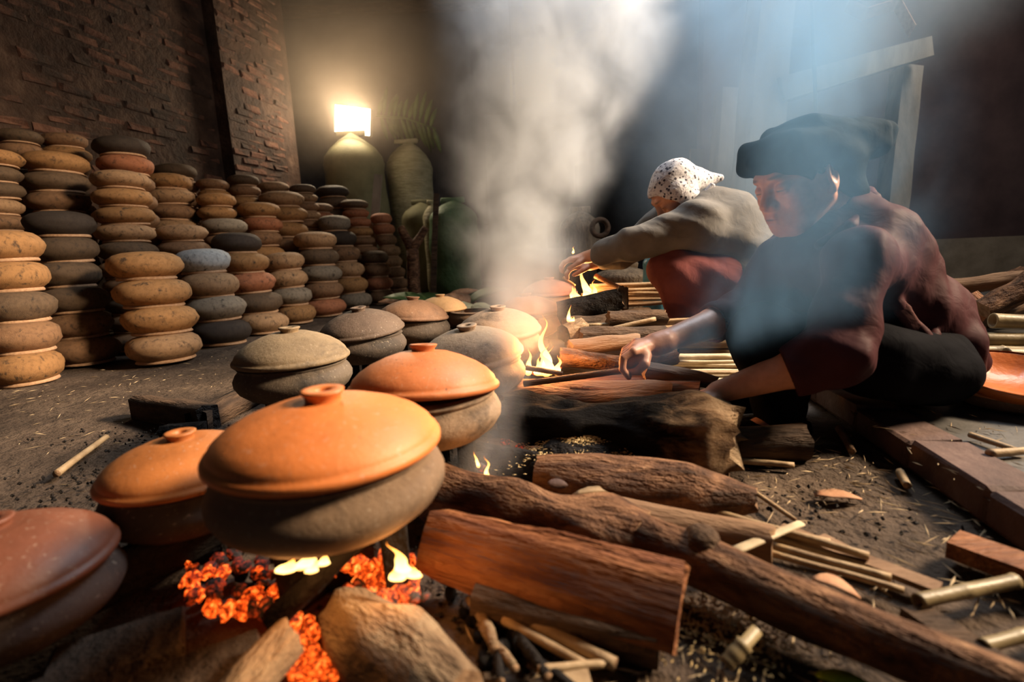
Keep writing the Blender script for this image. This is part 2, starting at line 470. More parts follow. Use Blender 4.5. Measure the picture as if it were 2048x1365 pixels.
# skin: colour attribute carries lips, brows and lashes; fine creases from noise
mm, nt, bs = newmat('skin')
at = nt.nodes.new('ShaderNodeAttribute'); at.attribute_name = 'tone'
v = coords(nt, rnd=False)
mo = ramp(nt, noise_n(nt, v, 40, 4, 0.6), [(0.3, (0.8, 0.76, 0.74)), (0.7, (1.1, 1.08, 1.06))])
nt.links.new(mix(nt, 1.0, at.outputs['Color'], mo, 'MULTIPLY'), bs.inputs['Base Color'])
bs.inputs['Roughness'].default_value = 0.5
bs.inputs['Subsurface Weight'].default_value = 0.0
bump(nt, bs, noise_n(nt, v, 110, 4, 0.7), 0.25, 0.003)
M['skin'] = mm
mm, nt, bs = newmat('nail'); bs.inputs['Base Color'].default_value = (0.5, 0.3, 0.24, 1); bs.inputs['Roughness'].default_value = 0.3
M['nail'] = mm

# ================================================================== THE SETTING
def structure(name, V, F, mat, smooth=False):
    o = obj(name, mesh_from(name, V, F, [mat], smooth))
    o['kind'] = 'structure'
    return o


def slab(p0, dx, dy, dz):
    """box from a corner and three edge vectors"""
    p0, dx, dy, dz = map(Vector, (p0, dx, dy, dz))
    V = [p0 + dx * i + dy * j + dz * k for k in (0, 1) for j in (0, 1) for i in (0, 1)]
    F = [(0, 2, 3, 1), (4, 5, 7, 6), (0, 1, 5, 4), (2, 6, 7, 3), (0, 4, 6, 2), (1, 3, 7, 5)]
    return V, F


# beaten earth floor with shallow unevenness
n = 90
fx = np.linspace(-3.4, 6.6, n); fy = np.linspace(-1.2, 8.2, n)
V, F = [], []
for j in range(n):
    for i in range(n):
        z = 0.010 * mnoise.noise(Vector((fx[i] * 2.3, fy[j] * 2.3, 0))) + 0.006 * mnoise.noise(Vector((fx[i] * 7, fy[j] * 7, 4)))
        V.append((fx[i], fy[j], z - 0.008))
for j in range(n - 1):
    for i in range(n - 1):
        a = j * n + i
        F.append((a, a + 1, a + n + 1, a + n))
structure('floor', V, F, M['earth'], True)

# left wall: plaster below, brickwork above
WO = Vector((-3.25, 2.0, 0)); WT = Vector((0.225, 0.974, 0)).normalized(); WN = Vector((WT.y, -WT.x, 0))
V, F = slab(WO - WT * 3.2 - WN * 0.2, WT * 7.2, WN * 0.2, (0, 0, 3.7))
wall_left = structure('wall_left', V, F, M['mortar'])
V, F = slab(WO + WT * 3.00, WT * 0.98, WN * 0.12, (0, 0, 3.7))
wall_pier = structure('wall_pier', V, F, M['mortar'])
wall_pier['label'] = 'sooty brick pier lit by the lamp'
brick_meshes = []
for k in range(6):
    V, F = box_vf(0.205, 0.030, 0.058, 0.010, 0.008, k)
    brick_meshes.append(mesh_from('brick', V, F, [M['wall_brick']], False))


def brick_face(parent, t0, t1, z0, z1, off, course=0.072, length=0.222, keep=0.95, cap=290):
    R = random.Random(int(t0 * 100) + 5)
    cnt = 0
    for r in range(int((z1 - z0) / course)):
        z = z0 + r * course
        t = t0 + (0.11 if r % 2 else 0.0) + 0.11
        while t < t1 - 0.08:
            p = WO + WT * t + WN * off + Vector((0, 0, z))
            x, y, d = pix(p)
            if d > 0.5 and -60 < x < 2100 and -50 < y < 520 and R.random() < keep and cnt < cap:
                o = bpy.data.objects.new('brick', R.choice(brick_meshes))
                link(o, parent)
                o.location = p + WN * R.uniform(-0.014, 0.004)
                o.rotation_euler = (R.uniform(-.02, .02), R.uniform(-.02, .02), math.atan2(WT.y, WT.x) + R.uniform(-.02, .02) + (math.pi if R.random() < .5 else 0))
                cnt += 1
            t += length
    return cnt


nb1 = brick_face(wall_left, 0.2, 2.99, 0.95, 3.1, -0.007, keep=0.75)
nb2 = brick_face(wall_pier, 3.00, 3.96, 0.7, 3.6, 0.117, keep=0.9)

V, F = slab((-3.4, 7.6, 0), (8.0, 0, 0), (0, 0.2, 0), (0, 0, 3.8))
structure('wall_back', V, F, M['back_plaster'])
# partition behind the women: dark upper wall on a low pale plinth
V, F = slab((1.75, 4.75, 0.36), (5.0, -0.4, 0), (0, 0.12, 0), (0, 0, 3.4))
structure('wall_right', V, F, M['partition'])
V, F = slab((1.70, 4.70, 0), (5.1, -0.4, 0), (0, 0.2, 0), (0, 0, 0.38))
structure('baseboard_right', V, F, M['plinth'])
V, F = slab((-3.4, -1.2, 3.72), (10.0, 0, 0), (0, 9.0, 0), (0, 0, 0.08))
ceil = structure('ceiling', V, F, M['roof'])
for k in range(5):   # rafters of the shed roof
    V, F = slab((-3.2, 3.6 + k * 0.95, 3.60), (9.5, 0, 0), (0, 0.08, 0), (0, 0, 0.12))
    o = obj('rafter', mesh_from('rafter', V, F, [M['dark_wood']], False), ceil)


def post_obj(name, pb, pt, w, mat, label, cat, taper=0.9, seed=0, kind=None):
    V, F, mi = loft(path_line(pb, pt, 12, 0.006, seed), [(1, 1), (0.55, 1.08), (-1, 1), (-1.08, 0), (-1, -1), (0.2, -1.05), (1, -1), (1.06, 0.2)],
                    (w / 2, w / 2 * taper), 0.05, seed, 0.02, cap_mi=0)
    o = centred(name, V, F, [mat], mi, smooth=False)
    return tag(o, label, cat, kind=kind)


d1 = 3.45
pb = PZ(1488, d1, 0.0); pb.z = -0.01
pt = P(1545, -60, d1)
post_obj('shed_post', pb, pt, 0.235, M['post'], 'thick pale grey shed post directly behind the turbaned woman', 'post', 0.95, 3)
d2 = 4.1
pb = PZ(1432, d2, 0.0); pb.z = -0.01
pt = P(1458, 186, d2)
post_obj('wooden_post', pb, pt, 0.185, M['post'], 'shorter grey wooden post left of the thick pale post', 'post', 0.95, 5)
pb = PZ(1765, 3.6, 0.0); pb.z = -0.01
pt = P(1812, 140, 3.6)
post_obj('slanting_pole', pb, pt, 0.15, M['post'], 'thin slanting pole behind the back of the dark headscarf', 'pole', 0.9, 6)
a, b = P(1552, 184, 3.38), P(1850, 98, 3.42)
V, F, mi = loft(path_line(a, b, 8, 0.004, 9), [(1, 1), (-1, 1), (-1, -1), (1, -1)], (0.075, 0.06), 0.04, 4, 0, cap_mi=0)
tag(centred('cross_beam', V, F, [M['post']], mi, False), 'sloping wooden beam between the grey post and the slanting pole', 'beam')
V, F, mi = loft(path_line(P(1622, -40, 3.0), PZ(1640, 3.0, 0.55), 14, 0.004, 2), circ(8), (0.011, 0.011), cap_mi=0)
tag(centred('hanging_cable', V, F, [M['cable']], mi), 'thin dark cable hanging above the dark headscarf', 'cable')
V, F, mi = loft(path_line(PZ(1386, 4.4, 0), P(1392, 300, 4.4), 5, 0.0, 2), [(1, .4), (-1, .4), (-1, -.4), (1, -.4)], (0.05, 0.05), cap_mi=0)
tag(centred('short_plank', V, F, [M['post']], mi, False), 'short upright plank standing behind the spotted kerchief', 'plank')
# curled scrap hanging from the roof at the top right
pp = [P(1700, 8, 3.0), P(1735, 26, 3.0), P(1758, 18, 3.05), P(1800, 6, 3.1), P(1830, 60, 3.0)]
V, F = [], []
for i, p in enumerate(pp):
    V += [p + Vector((0, 0, 0.03)), p + Vector((0.0, 0.05, -0.02)), p + Vector((0.006, 0.05, -0.022)), p + Vector((0.006, 0, 0.028))]
for i in range(len(pp) - 1):
    for k in range(4):
        F.append((4 * i + k, 4 * i + (k + 1) % 4, 4 * i + 4 + (k + 1) % 4, 4 * i + 4 + k))
F += [(3, 2, 1, 0), (16, 17, 18, 19)]
tag(centred('torn_sheet', V, F, [M['dead_leaf']], None, False), 'torn scrap of sheeting hanging under the roof, top right', 'sheet')
V, F, mi = loft(path_line(P(1700, 10, 3.05), P(1705, -260, 3.05), 4), circ(6), (0.003, 0.003), cap_mi=0)
# raised floor and its brick kerb
ka = G(1800, 926, 0.0); kb = G(2048, 1104, 0.0)
kdir = (ka - kb); kdir.z = 0; kdir.normalize()
kn = Vector((kdir.y, -kdir.x, 0))          # to the right, away from the hearth
kstart = kb - kdir * 0.55
klen = 2.2
KH = 0.052
V, F = slab(kstart, kdir * klen, kn * 0.095, (0, 0, KH - 0.012))
kerb = structure('kerb', V, F, M['mortar'])
kerb['label'] = 'low brick kerb between hearth and raised floor'
R = random.Random(4)
s = 0.0
while s < klen - 0.2:
    L = 0.205 + R.uniform(-.008, .008)
    V, F = box_vf(L, 0.10, KH + 0.004, 0.006, 0.003, int(s * 1000))
    o = obj('brick', mesh_from('kerb_brick', V, F, [M['kerb_brick']], False), kerb)
    o.location = kstart + kdir * (s + L / 2) + kn * 0.048 + Vector((0, 0, R.uniform(-.003, .003)))
    o.rotation_euler = (0, 0, math.atan2(kdir.y, kdir.x) + R.uniform(-.01, .01))
    s += L + 0.006
V, F = slab(kstart + kn * 0.100, kdir * 3.6, kn * 3.5, (0, 0, KH - 0.004))
structure('floor_raised', V, F, M['cement'])

# paving slabs at the bottom left
for k, (px, py, sx, sy, rz) in enumerate([(235, 1295, .13, .085, .52), (140, 1385, .13, .085, .52), (400, 1352, .12, .085, .52), (330, 1450, .13, .1, .52)]):
    V, F = box_vf(sx, sy, 0.028, 0.004, 0.002, k + 40)
    c = G(px, py, 0.02)
    o = obj('floor_tile', mesh_from('floor_tile', V, F, [M['cement' if k == 9 else 'earth']], False))
    o.location = (c.x, c.y, -0.006); o.rotation_euler = (0, 0, rz)
    tag(o, 'flat grey earth-stained tile in front of the glowing embers', 'tile', 'floor tiles by the embers')

# ================================================================== COOKING POTS
LID = [(0.28, 0.505), (0.32, 0.50), (0.52, 0.435), (0.72, 0.345), (0.87, 0.245), (0.955, 0.155), (0.98, 0.10), (0.985, 0.075), (1.015, 0.06), (1.03, 0.035), (1.03, 0.0), (1.005, -0.024), (0.95, -0.02), (0.86, 0.05), (0.5, 0.38), (0.3, 0.45)]
KNOB = [(0.09, 0.47), (0.115, 0.44), (0.17, 0.455), (0.158, 0.50), (0.158, 0.54), (0.19, 0.575), (0.193, 0.595), (0.168, 0.603), (0.088, 0.598), (0.072, 0.585), (0.07, 0.53), (0, 0.525)]
BODY = [(0.80, -0.02), (0.86, -0.022), (0.955, -0.045), (0.965, -0.06), (0.93, -0.085), (0.935, -0.11), (1.0, -0.19), (1.045, -0.29), (1.04, -0.38), (0.97, -0.50), (0.82, -0.62), (0.6, -0.71), (0.3, -0.755), (0, -0.765)]
LIDTOP = [(0, 0.41), (0.31, 0.41)]


def cook_pot(label, knob_px, r, d, lidcol, bodycol, fresh=False, tilt=(0, 0), zlift=None, cat='pot', lid=True, dome=1.0):
    """lidded cooking pot whose knob stands on the ray through knob_px at depth d"""
    pk = P(knob_px[0], knob_px[1], d)
    DZ = lambda q: q if q < .076 else .076 + (q - .076) * dome
    zb = pk.z - DZ(0.598) * r - 0.765 * r
    if zlift is not None: zb = zlift
    root = empty('cooking_pot', (pk.x, pk.y, zb))
    tag(root, label, cat, 'clay cooking pots over the fire')
    Z = 0.765 * r
    V, F = lathe([(a * r, b * r + Z) for a, b in BODY], 56, 0.012, rng.random())
    b = obj('pot_body', mesh_from('pot_body', V, F, [M['clay_body']]), root)
    b.color = (*bodycol, 1)
    if lid:
        prof = [(0, 0.503)] + LID + [(0, 0.46)]
        V, F = lathe([(a * r, DZ(b_) * r) for a, b_ in prof], 56, 0.008, rng.random())
        l = obj('pot_lid', mesh_from('pot_lid', V, F, [M['clay_fresh' if fresh else 'clay']]), root)
        l.color = (*lidcol, 1)
        l.location = (0, 0, Z + 0.012 * r)
        l.rotation_euler = (tilt[0], tilt[1], rng.uniform(0, 6))
        V, F = lathe([(a * r, (DZ(.47) + (b_ - .47)) * r) for a, b_ in KNOB], 32, 0.02, rng.random())
        k = obj('lid_knob', mesh_from('lid_knob', V, F, [M['clay_fresh' if fresh else 'clay']]), l)
        k.color = (lidcol[0] * .92, lidcol[1] * .9, lidcol[2] * .9, 1)
    V, F = lathe([(0.80 * r, Z - 0.03 * r), (0.8 * r, Z - 0.1 * r), (0, Z - 0.12 * r)], 24)
    # sooty bricks that carry the pot clear of the fire
    if zb > 0.03:
        for q in range(3):
            a = 0.25 + q * 1.25 + rng.uniform(-.1, .1)
            hh = zb + 0.05 * r
            V, F = box_vf(0.06, 0.035, hh, 0.004, 0.003, rng.randint(0, 999))
            s = obj('support_brick', mesh_from('support_brick', V, F, [M['char']], False))
            s.location = (pk.x + math.cos(a) * 0.52 * r, pk.y + math.sin(a) * 0.52 * r, -0.006)
            s.rotation_euler = (0, 0, a + math.pi / 2)
            tag(s, 'soot-black brick holding a cooking pot above the fire', 'brick', 'sooty bricks under the cooking pots')
    return root, pk


ORANGE = (0.60, 0.178, 0.044); ORANGE2 = (0.58, 0.185, 0.06); TERRA = (0.15, 0.05, 0.026)
DARKB = (0.115, 0.085, 0.06); BROWN = (0.20, 0.125, 0.08); GREY = (0.27, 0.20, 0.14); OCHRE = (0.36, 0.215, 0.105); SOOT = (0.075, 0.055, 0.042)
REDB = (0.34, 0.15, 0.08)
pots = {}
pots['front'] = cook_pot('large clay pot with bright orange lid directly above the glowing embers', (645, 787), .133, .615, ORANGE, (0.20, 0.125, 0.075), True, (0, 0), dome=.80)
pots['B'] = cook_pot('clay pot with tilted bright orange lid, second from the embers', (843, 692), .135, .94, ORANGE2, (0.36, 0.245, 0.16), True, (0, math.radians(7)))
pots['C'] = cook_pot('dark smoke-stained pot with olive-brown lid beside the charred plank', (578, 656), .135, 1.28, (0.235, 0.165, 0.095), DARKB)
pots['D'] = cook_pot('ash-grey lidded pot beside the tall flame', (938, 650), .135, 1.32, GREY, (0.17, 0.135, 0.105), False, (0, math.radians(7)))
pots['E'] = cook_pot('nearly black pot with a sooty dark brown lid before the stacks', (720, 615), .133, 1.65, (0.105, 0.07, 0.05), SOOT, False, (0, math.radians(6)))
pots['F'] = cook_pot('brown pot with pitted lid behind the nearly black pot', (823, 595), .134, 1.97, (0.21, 0.115, 0.07), SOOT, False, (0, math.radians(4)))
pots['H'] = cook_pot('pale lidded pot in the smoke behind the ash-grey pot', (996, 613), .138, 1.70, (0.28, 0.195, 0.135), (0.26, 0.15, 0.095), False, (0, math.radians(5)))
pots['G'] = cook_pot('small ochre lidded pot farthest back beside an open pot', (880, 590), .125, 2.55, OCHRE, BROWN)
pots['O'] = cook_pot('open brown pot without lid behind the pitted lid', (943, 598), .11, 2.45, OCHRE, BROWN, lid=False, zlift=0.09)
pots['I'] = cook_pot('reddish lidded pot half hidden in thick white smoke', (1052, 588), .132, 2.05, REDB, (0.38, 0.2, 0.12), False, (0, math.radians(4)))
pots['J'] = cook_pot('dark red lidded pot touching the small far flame', (1098, 556), .134, 2.5, (0.28, 0.12, 0.08), BROWN)
pots['K'] = cook_pot('low orange-lidded pot half hidden behind the large front pot', (360, 868), .112, .78, (0.40, 0.135, 0.036), SOOT, True, dome=.88)
pots['L'] = cook_pot('dull terracotta-lidded pot cut off at the bottom left corner', (-18, 1048), .108, .585, TERRA, (0.07, 0.045, 0.035), True, zlift=0.025)

# ================================================================== STACKED POTS
SB = [(0, 0.735), (0.30, 0.732), (0.55, 0.71), (0.76, 0.655), (0.91, 0.565), (0.985, 0.455), (1.0, 0.37), (0.98, 0.28), (0.90, 0.18), (0.79, 0.11), (0.735, 0.075), (0.70, 0.075)]
SR = [(0.66, 0.0), (0.755, 0.0), (0.785, 0.02), (0.78, 0.05), (0.745, 0.085), (0.70, 0.085)]
stack_body = []
for k in range(5):
    V, F = lathe(SB, 36, 0.055, 11.3 * k)
    stack_body.append(mesh_from('pot_body', V, F, [M['clay']]))
V, F = lathe(SR, 32, 0.02, 5)
stack_rim = mesh_from('pot_rim', V, F, [M['clay_rim']])

CO = {'o': ('ochre', (0.36, 0.18, 0.068)), 't': ('tan', (0.39, 0.225, 0.115)), 'r': ('reddish', (0.38, 0.14, 0.065)), 'b': ('brown', (0.24, 0.125, 0.062)),
      'k': ('soot-black', (0.045, 0.031, 0.023)), 'd': ('dark-stained', (0.12, 0.074, 0.042)), 'g': ('pale grey', (0.50, 0.50, 0.49)), 'a': ('ashy', (0.28, 0.22, 0.16))}
ORD = ['topmost', 'second from top', 'third from top', 'fourth from top', 'fifth from top', 'sixth from top', 'seventh from top', 'eighth from top', 'ninth from top', 'tenth from top']
# (phrase, px of top pot, top edge py, px at the foot, depth, width px, pots in all, colours from the top)
STACKS = [
    ('leftmost front stack', 2, 466, 60, 2.10, 172, 5, 'oodbo'),
    ('stack behind the leftmost one', 116, 426, 172, 2.48, 150, 6, 'kdddbb'),
    ('front stack of four ochre pots', 288, 507, 336, 2.45, 157, 4, 'ooot'),
    ('front stack with pale grey top', 402, 501, 448, 2.88, 122, 4, 'gtak'),
    ('front stack with sooty cracked top', 474, 468, 530, 3.25, 104, 5, 'kordt'),
    ('front stack of four tan pots', 566, 507, 596, 3.70, 82, 4, 'ttao'),
    ('front stack with red foot', 628, 466, 652, 4.05, 86, 5, 'tdabr'),
    ('front stack with black third pot', 668, 433, 712, 4.50, 70, 6, 'akbtoa'),
    ('short front stack near green sacks', 749, 503, 764, 4.85, 56, 4, 'dbrb'),
    ('stack beside the forked branch', 761, 428, 803, 5.15, 44, 8, 'rrbttbbb'),
    ('second stack from right, leaning', 706, 401, 752, 4.95, 57, None, 'drro'),
    ('stack cut by the left edge', -22, 302, 28, 2.55, 132, None, 'odd'),
    ('tall second-row stack at left', 108, 308, 152, 2.85, 143, None, 'odb'),
    ('rear stack in the top left corner', 34, 262, 84, 2.80, 104, None, 'db'),
    ('tallest rear stack at the left', 125, 269, 170, 3.02, 106, None, 'bob'),
    ('rear stack with tilted black cap', 243, 278, 292, 3.12, 122, None, 'krb'),
    ('stack before the tilted black cap', 238, 345, 282, 2.82, 127, None, 'too'),
    ('black-topped stack behind the ochre four', 261, 468, 306, 2.66, 145, None, 'kd'),
    ('tan second-row stack, mid left', 335, 350, 384, 3.10, 106, None, 'otb'),
    ('rear stack with wide dark top', 347, 331, 392, 3.42, 100, None, 'db'),
    ('stack right behind the pale grey top', 360, 452, 402, 2.98, 112, None, 'tb'),
    ('stack with ashy flat top', 447, 440, 482, 3.22, 96, None, 'ab'),
    ('stack rising behind the ashy flat pot', 430, 389, 470, 3.46, 82, None, 'ood'),
    ('rear stack of small brown pots', 424, 360, 466, 3.75, 70, None, 'bo'),
    ('rear stack at the wall corner', 484, 352, 520, 3.90, 70, None, 'db'),
    ('stack behind the sooty cracked top', 516, 407, 550, 3.60, 89, None, 'orb'),
    ('wide-topped stack below the pier', 563, 386, 598, 3.90, 94, None, 'too'),
    ('rear tan stack below the pier', 546, 366, 580, 4.15, 68, None, 'tb'),
    ('small dark rear stack, pier side', 606, 371, 640, 4.40, 56, None, 'dt'),
    ('small stack behind the red-footed', 637, 408, 664, 4.45, 60, None, 'br'),
    ('black-capped stack before the lamp sack', 664, 374, 696, 4.72, 70, None, 'kd'),
]
npots = 0
placed = []
for si, (phrase, pxt, pyt, pxb, d, w, nt_, cols) in enumerate(STACKS):
    off = abs((pxt + pxb) / 2 - 1024) / 1024
    r = w * d / 1024 / 2 / math.sqrt(1 + off * off * 0.92)
    w0 = w / d
    for it in range(14):            # set back along its sight line until it stands clear of the stacks in front
        r = w * d / 1024 / 2 / math.sqrt(1 + off * off * 0.92)
        ztop = P(pxt, pyt, d).z
        q0, q1 = PZ(pxb, d, 0.0), PZ(pxt, d, ztop)
        bad = False
        for (b0, b1, rb, zb_) in placed:
            for zz in (0.05, 0.3, 0.6):
                if zz > max(ztop, 0.06) or zz > max(zb_, 0.06): continue
                u0 = q0.lerp(q1, min(1, zz / ztop)); u1 = b0.lerp(b1, min(1, zz / zb_))
                if math.hypot(u0.x - u1.x, u0.y - u1.y) < (r + rb) * 0.97: bad = True
        if not bad or nt_ : break
        d += 0.05; w *= 0.995
    placed.append((q0, q1, r, ztop))
    pitch = 0.70 * r
    nt = nt_ or max(1, round(ztop / pitch))
    pitch = ztop / nt
    base = PZ(pxb, d, 0.0); top = PZ(pxt, d, ztop)
    R = random.Random(si * 17 + 3)
    zs = pitch / 0.735 / r * 1.06          # stretch so that each rim sits on the pot below
    for k in range(nt):
        t = k / max(1, nt - 1)
        i = nt - 1 - k                       # 0 = topmost
        key = cols[i] if i < len(cols) else R.choice('bodbt')
        rr = r * R.uniform(0.955, 1.03)
        p = base.lerp(top, t); p.z = k * pitch
        root = empty('upturned_pot', (p.x + R.uniform(-.05, .05) * r, p.y + R.uniform(-.05, .05) * r, p.z), R.uniform(0, 6.28))
        tl = 0.035
        root.rotation_euler = (R.uniform(-tl, tl), R.uniform(-tl, tl), R.uniform(0, 6.28))
        cn, rgb = CO[key]
        if i < len(cols):
            tag(root, f'{cn} upturned pot, {ORD[i]} in the {phrase}', 'pot', 'upturned clay pots in stacks')
        else:
            tag(root, f'upturned pot low in the {phrase}, mostly hidden', 'pot', f'hidden lower pots of the {phrase}')
        b = obj('pot_body', stack_body[R.randrange(5)], root)
        b.scale = (rr, rr, r * zs)
        f = R.uniform(0.85, 1.12)
        b.color = (rgb[0] * f, rgb[1] * f, rgb[2] * f, 1)
        q = obj('pot_rim', stack_rim, root)
        q.scale = (rr, rr, r * zs)
        npots += 1

# glazed bowl resting on an upturned lid beside the seated woman
pb_ = P(2024, 785, 1.18)
bowl_r = 0.115
root = empty('pot_lid_stand', (pb_.x + 0.01, pb_.y, KH - 0.004))
tag(root, 'brown clay pan lying under the shiny orange bowl', 'pan')
V, F = lathe([(0, 0.0), (0.09, 0.0), (0.115, 0.012), (0.124, 0.03), (0.122, 0.04), (0.108, 0.034), (0, 0.02)], 44)
o = obj('pan_body', mesh_from('pan_body', V, F, [M['clay_body']]), root); o.color = (0.16, 0.1, 0.065, 1)
V, F = lathe([(0.116, 0.032), (0.126, 0.034), (0.128, 0.042), (0.118, 0.043)], 44)
o = obj('pan_rim', mesh_from('pan_rim', V, F, [M['clay_fresh']]), root); o.color = (0.45, 0.18, 0.08, 1)
root = empty('glazed_bowl', (pb_.x - 0.005, pb_.y - 0.005, KH + 0.026))
root.rotation_euler = (math.radians(11), math.radians(-4), 0)
tag(root, 'shiny orange-brown glazed clay bowl beside the seated woman', 'bowl')
V, F = lathe([(0, 0.0), (0.06, 0.002), (0.10, 0.014), (0.12, 0.034), (0.128, 0.046), (0.126, 0.052), (0.118, 0.048), (0.10, 0.032), (0.06, 0.016), (0, 0.012)], 56)
obj('bowl_body', mesh_from('bowl_body', V, F, [M['glaze']]), root)
V, F = lathe([(0.122, 0.046), (0.1285, 0.047), (0.1295, 0.0515), (0.124, 0.0535)], 56)
obj('bowl_rim', mesh_from('bowl_rim', V, F, [M['glaze']]), root)

# ================================================================== LAMP AND SACKS AT THE BACK
def sack(name, label, px, py_top, py_bot, w_px, d, mat, seed, cat='sack', lump=0.06, depth=1.0, tie=False, zbase=None, toplean=0.0):
    top = P(px, py_top, d); bot = P(px, py_bot, d)
    zb = 0.0 if zbase is None else zbase
    h = top.z - zb
    r = w_px * d / 1024 / 2
    prof = []
    for k in range(22):
        t = k / 21
        if t < 0.12: f = 0.80 + 0.2 * math.sin(t / 0.12 * math.pi / 2)
        elif t < 0.78: f = 1.0 + 0.04 * math.sin(t * 14)
        else: f = max(0.0, 1 - ((t - 0.78) / 0.22) ** 2.6)
        if tie and t > 0.82: f = 0.30 + 0.25 * abs((t - 0.9) / 0.1)
        prof.append((max(f, 0.04) * r, t * h))
    prof = [(0, 0)] + prof + [(0, h)]
    V, F = lathe(prof, 36)
    V = [Vector(v) for v in V]
    for v in V:
        q = Vector((v.x, v.y, v.z)) * (2.2 / r * 0.3)
        k = 1 + lump * (mnoise.noise(q + Vector((seed, 0, 0))) * 1.6 + 0.5 * mnoise.noise(q * 3 + Vector((0, seed, 0))))
        v.x *= k; v.y *= k * depth
        v.x += toplean * (v.z / h) ** 2
    root = empty(name, (top.x, top.y, zb))
    tag(root, label, cat)
    obj('sack_body', mesh_from('sack_body', V, F, [mat]), root)
    if tie:
        V, F = lathe([(0.30 * r, h * .87), (0.36 * r, h * .88), (0.36 * r, h * .92), (0.30 * r, h * .93)], 20)
        obj('tie_band', mesh_from('tie_band', V, F, [M['stalk']]), root)
    else:   # folded and sewn mouth of the sack
        V, F = box_vf(r * 1.0, 0.035, 0.05, 0.008, 0.006, seed, h - 0.03)
        obj('sewn_mouth', mesh_from('sewn_mouth', V, F, [mat]), root)
    return root


sack('tall_sack', 'tall olive sack of husk carrying the bright lamp', 702, 266, 520, 118, 5.85, M['sack'], 3)
sack('pale_sack', 'pale sack with lighter bands right of the lamp', 812, 282, 520, 92, 6.35, M['sack_pale'], 7, toplean=0.03)
sack('olive_sack', 'low olive sack behind the forked branch', 842, 404, 560, 80, 5.72, M['sack'], 9)
sack('green_sack', 'large green sack at the edge of the smoke', 905, 400, 570, 96, 5.0, M['sack_green'], 12)
sack('yellow_sack', 'small yellowish bag standing left of the green sack', 864, 405, 520, 40, 5.32, M['sack_pale'], 14)
# floodlight standing on the sack
lc = P(705, 241, 5.81)
root = empty('floodlight', (lc.x, lc.y, P(704, 268, 5.85).z))
tag(root, 'glaring rectangular floodlight on top of the tall sack', 'lamp')
wv = 70 / 1024 * 5.81; hv = 50 / 1024 * 5.81
rotm = Matrix.Rotation(math.radians(9), 4, Vector((0, 1, 0))) @ Matrix.Rotation(math.radians(8), 4, 'X')
cz = lc.z - root.location.z


def rbox(name, sx, sy, sz, cx, cy, czz, mat, bev):
    V, F = box_vf(sx, sy, sz, bev, 0, 1, -sz / 2)
    V = [rotm @ (v + Vector((cx, cy, czz))) + Vector((0, 0, cz)) for v in V]
    return obj(name, mesh_from(name, V, F, [mat], False), root)


rbox('lamp_housing', wv * 1.04, 0.06, hv * 1.04, 0, 0.045, 0, M['lamp_case'], 0.006)
rbox('lamp_panel', wv, 0.012, hv, 0, 0.0, 0, M['lamp_face'], 0.003)
V, F, mi = loft([rotm @ Vector((-wv * .4, .05, -hv * .3)) + Vector((0, 0, cz)), Vector((-wv * .2, .05, -.02)), Vector((wv * .2, .05, -.02)), rotm @ Vector((wv * .4, .05, -hv * .3)) + Vector((0, 0, cz))], circ(8), (0.012, 0.012), cap_mi=0)
obj('lamp_bracket', mesh_from('lamp_bracket', V, F, [M['lamp_case']]), root)
lf = lamp_area('floodlight_beam', (lc.x + .02, lc.y - 0.14, lc.z), (lc.x + 0.15, lc.y - 2, lc.z - 0.1), wv, 34, (1.0, 0.80, 0.55), hv)
pl = bpy.data.lights.new('floodlight_spill', 'POINT'); pl.energy = 15; pl.color = (1, .8, .55); pl.shadow_soft_size = .12
po = bpy.data.objects.new('floodlight_spill', pl); link(po); po.location = (lc.x, lc.y - .12, lc.z + .16)

# boards, forked branch and plants at the back
def slat_obj(name, label, a, b, wd_, th, mat, cat, seed=0):
    V, F, mi = loft(path_line(a, b, 6, 0.004, seed), [(1, th / wd_), (-1, th / wd_), (-1, -th / wd_), (1, -th / wd_)], (wd_ / 2, wd_ / 2), 0.04, seed, cap_mi=0)
    return tag(centred(name, V, F, [mat], mi, False), label, cat)


slat_obj('leaning_board', 'grey board leaning against the tall sack', PZ(738, 5.35, 0), P(757, 350, 5.35), 0.085, 0.03, M['post'], 'board')
slat_obj('upright_stake', 'thin dark stake in front of the green sack', PZ(866, 4.75, 0), P(873, 388, 4.75), 0.05, 0.03, M['dark_wood'], 'stake')
fb = empty('forked_branch', PZ(829, 4.6, 0))
tag(fb, 'brown forked branch standing right of the pot stacks', 'branch')
fk = P(825, 500, 4.6)
for nm, a, b, r0, r1 in (('trunk', PZ(829, 4.6, 0), fk, .06, .055), ('fork', fk, P(801, 455, 4.6), .05, .035), ('fork', fk, P(852, 455, 4.6), .05, .03)):
    V, F, mi = loft(path_line(a, b, 7, 0.05, r0 * 90), circ(10), (r0, r1), 0.2, r0 * 60, cap_mi=0)
    obj(nm, mesh_from(nm, [v - fb.location for v in V], F, [M['bark']], True, mi), fb)


def leaf_vf(p, dirv, up, L, W, curl=0.3, seed=0, nseg=7):
    V, F = [], []
    dirv = dirv.normalized(); side = dirv.cross(up).normalized(); up = side.cross(dirv)
    for i in range(nseg):
        t = i / (nseg - 1)
        w = W * (math.sin(math.pi * min(1, t * 0.93 + 0.06)) ** 0.7) * 0.5
        c = p + dirv * (L * t) + up * (-curl * L * t * t + 0.03 * L * mnoise.noise(Vector((t * 4, seed, 0))))
        th = 0.002
        V += [c + side * w + up * (w * 0.35), c - up * th, c - side * w + up * (w * 0.35), c + up * th]
    for i in range(nseg - 1):
        for k in range(4):
            F.append((4 * i + k, 4 * i + (k + 1) % 4, 4 * i + 4 + (k + 1) % 4, 4 * i + 4 + k))
    F += [(3, 2, 1, 0), tuple(4 * (nseg - 1) + k for k in range(4))]
    return V, F


